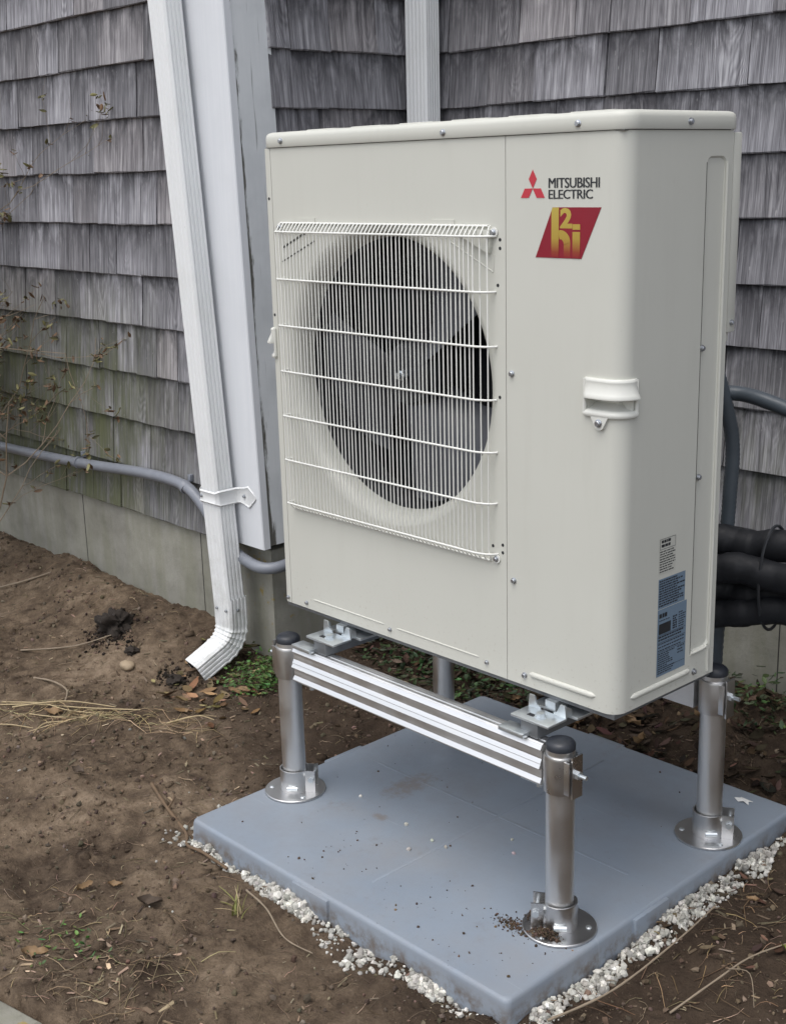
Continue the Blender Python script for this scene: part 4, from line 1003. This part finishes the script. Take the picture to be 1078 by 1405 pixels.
chips(230, lambda x, y: (np.hypot((x-.27)/.33, (y+.70)/.17) < nr.uniform(.2, 1.1, len(x))), (.17, .130, .090), .6, (.003, .017), 'grey and tan wood chips near the concrete slab', 'wood_chips', (-.2, .7), (-1.0, -.5))
# fine twigs and roots
def fibres(n, keep, base, var, L, rad, label, name, curl=.5, lift=.004, x=(-2.4, 1.45), y=(-1.05, 1.1), parent=None):
    P = visible_xy(n, *x, *y, keep); seg = 4; V = []; Q = []; C = []; cc = clampcol(base, var, n)
    for i in range(n):
        l = L[0]+(L[1]-L[0])*nr.random()**2; a = nr.uniform(0, 2*np.pi); k = nr.normal(0, curl)
        px, py = P[i]; r0 = rad*nr.uniform(.6, 1.3); pts = []
        for j in range(seg+1):
            pts.append((px, py)); a += k/seg+nr.normal(0, .12); px += math.cos(a)*l/seg; py += math.sin(a)*l/seg
        pts = np.array(pts); zz = zg(pts[:, 0], pts[:, 1]); lf = nr.uniform(0, lift)
        for j in range(seg+1):
            d = pts[min(j+1, seg)]-pts[max(j-1, 0)]; d = d/(np.linalg.norm(d)+1e-9); nx_, ny_ = -d[1], d[0]; rr = r0*(1-.6*j/seg); b = zz[j]+rr+lf*math.sin(math.pi*j/seg)+.001
            b = min(max(b, zz.min()), zz.mean()+.03)
            V += [(pts[j, 0]+nx_*rr, pts[j, 1]+ny_*rr, b-rr*.5), (pts[j, 0]-nx_*rr, pts[j, 1]-ny_*rr, b-rr*.5), (pts[j, 0], pts[j, 1], b+rr)]; C.append(cc[i])
        b0 = i*(seg+1)*3
        for j in range(seg):
            for q_ in range(3): Q.append((b0+j*3+q_, b0+j*3+(q_+1) % 3, b0+j*3+3+(q_+1) % 3, b0+j*3+3+q_))
    me = bpy.data.meshes.new(name); np_mesh(me, np.array(V), np.array(Q), True)
    a = me.attributes.new('Col', 'FLOAT_COLOR', 'POINT'); c = np.ones((len(V), 4)); c[:, :3] = np.repeat(np.array(C), 3, 0); a.data.foreach_set('color', c.astype(np.float32).ravel())
    me.materials.append(M['litter']); return tag(link(name, me, parent), label, None, None, 'stuff')
fibres(2600, lambda x, y: fbm(x*5, y*5, 61, 3) > nr.uniform(.3, .7, len(x)), (.19, .145, .098), .5, (.008, .07), .0007, 'fine dry roots and twigs lying over the soil', 'fine_roots')
fibres(190, lambda x, y: np.hypot((x+.72-(y+.10)*.0)/.34, (y+.12-(x+.72)*.55)/.05) < nr.uniform(.1, 1.1, len(x)), (.36, .28, .165), .3, (.03, .16), .0011, 'pale dry straw strewn on the soil left of the pad', 'dry_straw', .25, .012, (-1.2, -.2), (-.5, .3))
fibres(160, lambda x, y: (np.hypot((x-.27)/.35, (y+.70)/.18) < nr.uniform(.2, 1.1, len(x))), (.25, .19, .12), .4, (.02, .09), .0010, 'dry stems among the wood chips near the slab', 'dry_stems', .5, .01, (-.2, .7), (-1.0, -.5))
fibres(200, lambda x, y: (x > PCX+PW), (.20, .14, .085), .45, (.02, .12), .0011, 'dry stems on the dark soil right of the pad', 'dry_stems', .6, .01, (.95, 1.4), (-.6, .8))
P = np.array([(-1.2+rng.gauss(0, .05), .21+rng.gauss(0, .04)) for _ in range(420)]+[(-.80+rng.gauss(0, .035), .18+rng.gauss(0, .02)) for _ in range(200)]); n = len(P); sz = .0015+.006*nr.random(n)**3
scatter('peat_crumbs', ICO_V, ICO_F, np.column_stack([P, zg(P[:, 0], P[:, 1])+sz*.5]), sz[:, None]*nr.uniform(.6, 1.3, (n, 3)), rand_rot(n), clampcol((.022, .016, .012), .4, n), 'litter', .35, 'black crumbs of peaty soil round the dark clods')
# leaf litter behind the stand
def leaf_template():
    V = []; Fq = []
    for i, (u, wd) in enumerate(((-1, .04), (-.6, .36), (-.1, .5), (.45, .36), (1, .03))):
        for k in (-1, 0, 1): V.append((u, k*wd, (.16*k*k+.10*u*u)))
    for i in range(4):
        for k in range(2): Fq.append((i*3+k, i*3+k+1, (i+1)*3+k+1, (i+1)*3+k))
    return np.array(V), np.array(Fq)
LF_V, LF_F = leaf_template()
def leaves(n, keep, base, var, L, label, name, tilt, zoff, mat='litter', x=(-2.4, 1.6), y=(-1.05, 1.1), tint=.12):
    P = visible_xy(n, *x, *y, keep); l = nr.uniform(*L, n)
    size = np.column_stack([l, l*nr.uniform(.6, 1.1, n), l*nr.uniform(.2, 1.3, n)])
    return scatter(name, LF_V, LF_F, np.column_stack([P, zg(P[:, 0], P[:, 1])+nr.uniform(.0, 1, n)**1.5*zoff+.003]), size, rand_rot(n, tilt), clampcol(base, var, n, tint), mat, .12, label, None, True)
back = lambda x, y: (y > PCY+PD+.0) & (x > -.6)
leaves(1250, back, (.060, .042, .028), .5, (.008, .026), 'dead brown leaves littering the shaded soil behind the stand', 'leaf_litter', .45, .018)
leaves(260, lambda x, y: (x > PCX+PW+.02) & (y > .1), (.070, .046, .030), .5, (.006, .018), 'dead leaves on the soil at the right of the pad', 'leaf_litter', .4, .01)
leaves(70, lambda x, y: np.hypot(x+.62, y-.26) < nr.uniform(0, .3, len(x)), (.20, .135, .075), .35, (.012, .030), 'tan dead leaves around the downspout outlet', 'leaf_litter', .4, .012)
# weeds
def weeds(n, keep, base, L, label, name, zoff, var=.35): return leaves(n, keep, base, var, L, label, name, .6, zoff, 'green', tint=.18)
weeds(750, lambda x, y: np.hypot((x+.56)/.17, (y-.36)/.15) < nr.uniform(.0, 1.05, len(x))**.7, (.055, .105, .022), (.005, .011), 'green chickweed patch at the foot of the house corner', 'weeds', .045)
weeds(1100, lambda x, y: (np.hypot((x+.25)/.42, (y-.80)/.27) < nr.uniform(.2, 1.05, len(x))) & (x > -.64), (.030, .055, .018), (.006, .015), 'dark green low weeds growing behind the stand', 'weeds', .055, .45)
weeds(260, lambda x, y: (np.hypot((x-.62)/.25, (y-1.02)/.10) < nr.uniform(.2, 1.05, len(x))), (.040, .065, .022), (.006, .014), 'small green weeds against the rear foundation', 'weeds', .07, .4)
weeds(60, lambda x, y: (np.hypot((x-.20)/.14, (y+.72)/.10) < nr.uniform(.2, 1.05, len(x))), (.07, .12, .03), (.004, .009), 'tiny green seedlings among the wood chips', 'weeds', .01)
# ------------------------------------------------------------------ single things on the ground
def on(x, y, d=0.): return (x, y, zg1(x, y)+d)
slab = MB(); A, B = Vector((.267, -.891)), Vector((.365, -.871)); dr = (B-A).normalized(); nn_ = Vector((dr.y, -dr.x))
q0, q1 = A-dr*.7, B+dr*.02
corner = [q0, q1, q1+nn_*.45, q0+nn_*.45]; mbp = MB()
loops = []
for z, ins in ((-.14, 0), (-.046, 0), (-.040, .005), (-.038, .010)):
    c = sum(corner, Vector((0, 0)))/4; loops.append([((p-c)*(1-ins*2.5)+c).to_tuple()+(z,) for p in corner])
mbp.strip(loops, True); mbp.add(loops[-1], [(0, 1, 2, 3)])
tag(mbp.build('paving_slab', 'slab', None, (q0.x, q0.y, -.05), smooth=30), 'weathered concrete slab edge in the near left corner', 'paving slab')
def lump(name, mat, x, y, s, label, cat, seed, rough=.2, sink=.3, sub=3):
    bm = bmesh.new(); bmesh.ops.create_icosphere(bm, subdivisions=sub, radius=1); r = random.Random(seed); oo = Vector((r.uniform(0, 50),)*3)
    from mathutils import noise as mn
    for v in bm.verts: v.co *= 1+rough*mn.fractal(v.co*1.6+oo, 1., 2., 4)
    mb = MB(); bm.verts.index_update(); z = zg1(x, y)
    mb.add([(x+v.co.x*s[0], y+v.co.y*s[1], z+s[2]*(1-sink)+v.co.z*s[2]-s[2]*.2) for v in bm.verts], [[v.index for v in f.verts] for f in bm.faces]); bm.free()
    return tag(mb.build(name, mat, None, (x, y, z), smooth=60), label, cat)
lump('stone', 'stone', -.950, .118, (.028, .020, .015), 'smooth tan stone lying on the soil before the dark clod', 'stone', 3, .12)
lump('soil_clod', 'clod', -1.205, .235, (.058, .040, .040), 'black crumbling clod of peaty soil by the foundation', 'soil clod', 9, .75, .3, 4)
lump('soil_clod', 'clod', -1.02, .175, (.022, .018, .012), 'small dark clod between the stone and the black clod', 'soil clod', 12, .8)
lump('soil_clod', 'clod', -.80, .185, (.030, .022, .012), 'flat dark crumbly clod just left of the downspout outlet', 'soil clod', 14, .9)
def stick(name, mat, pts, r, label, cat, taper=.5, forks=()):
    P3 = [(p[0], p[1], zg1(p[0], p[1])+r+(p[2] if len(p) > 2 else .002)) for p in pts]; sp = smoothpath(P3, 7)
    root = empty(name, P3[0], label, cat)
    MB().tube(sp, [r*(1-(1-taper)*i/(len(sp)-1))*(1+.12*math.sin(i*1.7)) for i in range(len(sp))], 7).build('stem', mat, root, smooth=60)
    for f in forks:
        q_ = [(p[0], p[1], zg1(p[0], p[1])+r+(p[2] if len(p) > 2 else .003)) for p in f]; s2 = smoothpath(q_, 5)
        MB().tube(s2, [r*.6*(1-.6*i/(len(s2)-1)) for i in range(len(s2))], 6).build('side_shoot', mat, root, smooth=60)
    return root
stick('root', 'bark', [(-.245, -.245), (-.13, -.275), (-.02, -.30), (.04, -.335), (.105, -.340), (.18, -.328, .004)], .0048, 'long brown root reaching to the left corner of the pad', 'root', .75, [[(-.13, -.275), (-.15, -.245, .01), (-.185, -.225, .004)]])
stick('twig', 'twig', [(1.00, -.24, .016), (1.03, -.10, .02), (1.035, .08, .022), (1.02, .24, .016)], .0026, 'thin dry stem lying over the gravel right of the pad', 'twig', .5)
stick('twig', 'twig', [(.30, -.365, .010), (.38, -.375, .014), (.47, -.40, .012), (.55, -.395, .010)], .0022, 'thin dark twig lying across the gravel before the pad', 'twig', .5)
stick('twig', 'twig', [(1.125, -.06), (1.15, .04, .02), (1.165, .14, .022), (1.21, .26, .012)], .0021, 'branched dry twig on the dark soil at the near right', 'twig', .6, [[(1.155, .075, .02), (1.20, .07, .03), (1.235, .03, .006)]])
stick('twig', 'twig', [(-1.36, -.02), (-1.25, .10, .01), (-1.15, .185, .012)], .0030, 'thin straight twig lying left of the tan stone', 'twig', .6)
stick('twig', 'twig', [(-1.95, .17), (-1.88, .26, .012), (-1.80, .33, .006)], .0042, 'dark twig on the mound of soil under the conduit', 'twig', .7)
stick('twig', 'twig', [(-1.12, -.10), (-1.02, -.09, .008), (-.93, -.095, .006), (-.88, -.13)], .0032, 'crooked twig lying just behind the straw', 'twig', .6)
stick('straw_stalk', 'straw', [(-1.05, -.30, .004), (-.93, -.20, .012), (-.78, -.115, .012), (-.64, -.03, .006)], .0022, 'longest pale straw stalk on the soil left of the pad', 'straw stalk', .7)
stick('straw_stalk', 'straw', [(-.96, -.25, .012), (-.84, -.15, .018), (-.72, -.06, .010)], .0022, 'pale straw stalk lying across the longest stalk', 'straw stalk', .6)
stick('straw_stalk', 'straw', [(-.76, -.20), (-.79, -.24, .006), (-.76, -.29, .004)], .0022, 'short bent pale stalk nearest the pad', 'straw stalk', .6)
stick('straw_stalk', 'straw', [(-.93, -.40), (-.86, -.33, .010), (-.80, -.27, .004)], .0022, 'pale straw stalk at the left end of the straw', 'straw stalk', .6)
stick('straw_stalk', 'straw', [(-1.02, -.25, .004), (-.90, -.19, .014), (-.80, -.16, .010), (-.69, -.085, .004)], .0020, 'curved pale straw stalk running beside the longest stalk', 'straw stalk', .6)
stick('straw_stalk', 'straw', [(-.88, -.24, .004), (-.80, -.205, .010), (-.74, -.155, .006), (-.70, -.16, .002)], .0018, 'thin kinked straw stalk below the longest stalk', 'straw stalk', .6)
stick('straw_stalk', 'straw', [(-.55, -.005, .004), (-.49, .055, .018), (-.455, .085, .008)], .0022, 'forked pale stalk between the straw and the downspout', 'straw stalk', .6, [[(-.49, .055, .018), (-.50, .085, .012), (-.48, .11, .004)]])
def leaf(x, y, L, mat, label, rz, curl=.3, tilt=.25, name='fallen_leaf', z=None, cat='leaf', group=None):
    V = []; Fq = []; nu, nw = 9, 4; th = .0006
    for sgn in (0, 1):
        for i in range(nu+1):
            u = -1+2*i/nu; wd = .42*(1-abs(u)**2.2)*(1+.22*math.sin(i*2.4+x*90))+.012
            for k in range(nw+1):
                s = -1+2*k/nw; V.append((u*L, s*wd*L, L*(curl*.35*s*s*(1-.3*u)+.22*curl*u*u+.11*math.sin(u*5+s*2+y*70))+sgn*th))
    m = nw+1; off = (nu+1)*m
    for i in range(nu):
        for k in range(nw):
            a_ = i*m+k; Fq.append((a_, a_+1, a_+m+1, a_+m)); Fq.append((a_+off, a_+m+off, a_+m+1+off, a_+1+off))
    mt_ = Matrix.Rotation(rz, 3, 'Z') @ Matrix.Rotation(tilt, 3, 'X'); zz = (zg1(x, y) if z is None else z)+.006+abs(tilt)*L*.3
    mb = MB(); mb.add([tuple(mt_ @ Vector(v)+Vector((x, y, zz))) for v in V], Fq)
    st_ = mb.build(name, mat, None, (x, y, zz), smooth=60, flip=False); tag(st_, label, cat, group); return st_
leaf(-.84, -.185, .030, 'leaf_tan', 'tan dead leaf tucked under the straw stalks', .5)
leaf(-.70, .245, .030, 'leaf_brown', 'curled brown leaf by the downspout outlet', 1.2, .6); leaf(-.565, .255, .036, 'leaf_tan', 'tan dead leaf in front of the green weeds', .6, .5)
leaf(-.60, -.50, .032, 'leaf_brown', 'dark curled leaf on the bare soil at the left edge', .3, .7); leaf(-.415, -.345, .022, 'leaf_brown', 'small dark leaf left of the brown root', .2, .6)
leaf(1.10, .50, .026, 'leaf_olive', 'yellow green leaf on the gravel at the right edge', .9, .4); leaf(1.215, .20, .026, 'leaf_olive', 'yellow green leaf at the near right edge of the soil', .2, .5)
leaf(1.045, .33, .013, 'leaf_tan', 'small orange tan leaf on the gravel right of the pad', .6, .4); leaf(.19, -.78, .026, 'leaf_tan', 'tan wood-like leaf beside the concrete slab', .8, .6); leaf(.06, -.53, .016, 'leaf_tan', 'small tan leaf on the soil above the slab', .8, .9); leaf(.03, -.585, .020, 'leaf_tan', 'folded tan leaf on the soil nearest the slab at left', 1.6, .9)
leaf(.19, -.525, .026, 'leaf_brown', 'narrow brown leaf lying in the bare soil foreground', .75, .9)
k = 0
while k < 26:
    x = rng.uniform(-.1, .85); y = rng.uniform(.69, 1.02)
    if not in_frame((x, y, 0), -5): continue
    leaf(x, y, rng.uniform(.018, .036), rng.choice(('leaf_brown', 'leaf_brown', 'leaf_brown', 'leaf_tan')), 'curled dead leaf in the shaded litter behind the stand', rng.uniform(0, 6.3), rng.uniform(.5, 1.6), rng.uniform(-.7, .7), group='dead leaves behind the stand'); k += 1
# paper scrap on the pad
scr = MB(); x, y = .842, .612
top = [(-.020, -.004, .0035), (-.006, -.011, .001), (.004, -.006, .004), (.020, -.010, .001), (.013, .001, .003), (.019, .010, .001), (.004, .006, .004), (-.012, .011, .0015), (-.009, .002, .0045)]
scr.add([(x+a, y+b, c+.001) for a, b, c in top]+[(x+a, y+b, c+.0002) for a, b, c in top], [tuple(range(9)), tuple(range(17, 8, -1))]+[(i, (i+1) % 9, 9+(i+1) % 9, 9+i) for i in range(9)])
tag(scr.build('paper_scrap', 'paper', None, (x, y, 0), smooth=0), 'torn white scrap lying on the far corner of the pad', 'paper scrap')
# soil spilt on the near leg's flange
P = []; 
for _ in range(520):
    a, r = rng.gauss(0, 1), rng.gauss(0, 1); P.append((X2+.004+a*.014-r*.004, YF-.046+r*.007+a*.004, .006+max(0, .012-abs(a)*.006)*rng.random()))
for _ in range(330): P.append((X2-.062+rng.gauss(0, .022), YF-.058+rng.gauss(0, .010), .001))
for _ in range(60): P.append((X2-.058+rng.gauss(0, .005), YF-.01+rng.gauss(0, .009), .0065))
for _ in range(90): P.append((*padpt(rng.uniform(.3, PW), rng.uniform(.0, .22))[:2], .0008))
for _ in range(70): P.append((*padpt(rng.uniform(.02, PW), rng.uniform(.02, PD))[:2], .0008))
P = np.array(P); n = len(P); sz = .0006+.0026*nr.random(n)**3
scatter('spilt_soil', ICO_V, ICO_F, P, sz[:, None]*nr.uniform(.6, 1.3, (n, 3)), rand_rot(n), clampcol((.075, .052, .036), .4, n), 'litter', .3, 'crumbs of soil spilt on the pad and near flange')
# grass tuft
def blades(name, x, y, n, h, spread, label, base=(.10, .14, .04)):
    root = empty(name, on(x, y), label, 'grass')
    for i in range(n):
        a = rng.uniform(0, 6.28); hh = h*rng.uniform(.5, 1); sp = spread*rng.uniform(.2, 1); w_ = .0022; z0 = zg1(x, y); bx_, by_ = x+rng.gauss(0, .008), y+rng.gauss(0, .008)
        L, Rr = [], []
        for j in range(6):
            t = j/5; px = bx_+math.cos(a)*sp*t*t; py = by_+math.sin(a)*sp*t*t; pz = z0-.004+hh*(t-.25*t*t*sp/h); ww = w_*(1-t*.9)
            L.append((px-math.sin(a)*ww, py+math.cos(a)*ww, pz)); Rr.append((px+math.sin(a)*ww, py-math.cos(a)*ww, pz+.0006))
        M_ = MB(); M_.strip([L, Rr]); M_.build('blade', rng.choice(('leaf_olive', 'leaf_olive', 'straw')), root, smooth=60, flip=False)
blades('grass_tuft', .335, -.415, 16, .075, .06, 'sparse green and straw grass tuft before the pad')
# shrub at the left edge of the frame
def shrub():
    bx_, by_ = -2.02, .16; root = empty('shrub', on(bx_, by_), 'thin bare shrub with a few small olive leaves at the left edge', 'shrub')
    r = random.Random(41); st_ = MB(); tips = []
    def grow(p, d, L, rad, depth):
        pts = [Vector(p)]; n_ = 6
        for i in range(n_):
            d = (d+Vector((r.gauss(0, .12), r.gauss(0, .12), r.gauss(.02, .10)))).normalized(); pts.append(pts[-1]+d*L/n_)
        st_.tube(pts, [rad*(1-.55*i/n_) for i in range(n_+1)], 5)
        if depth < 3:
            for _ in range(r.randint(3, 5)):
                k_ = r.randint(2, n_); dd = (d+Vector((r.gauss(0, .6), r.gauss(0, .5), r.gauss(.05, .45)))).normalized(); grow(pts[k_], dd, L*r.uniform(.4, .7), rad*.5, depth+1)
        if depth >= 1:
            for _ in range(2 if depth < 3 else 3): tips.append((pts[r.randint(2, n_)], d.copy()))
    for i in range(17):
        p = Vector(on(bx_+r.gauss(-.12, .09), by_+r.gauss(0, .05), -.01)); grow(p, Vector((r.uniform(-.15, .38), r.uniform(-.15, .12), 1)).normalized(), r.uniform(.75, 1.2), .0046, 0)
    st_.build('stems', 'twig', root, smooth=60)
    tips_ = [t for t in tips if r.random() < .8]; pos = []; 
    for p, d in tips_:
        for _ in range(r.randint(1, 4)): pos.append(tuple(p+Vector((r.gauss(0, .007), r.gauss(0, .007), r.gauss(0, .007)))))
    pos = np.array(pos); n_ = len(pos); l = nr.uniform(.007, .017, n_)
    base = np.where(nr.random((n_, 1)) < .5, np.array([[.15, .14, .06]]), np.array([[.15, .09, .05]]))*np.exp(nr.normal(0, .3, (n_, 1)))
    o = scatter('leaves', LF_V, LF_F, pos, np.column_stack([l, l*.8, l]), rand_rot(n_, 1.0), base, 'green', .1, None, None, True, root)
shrub()
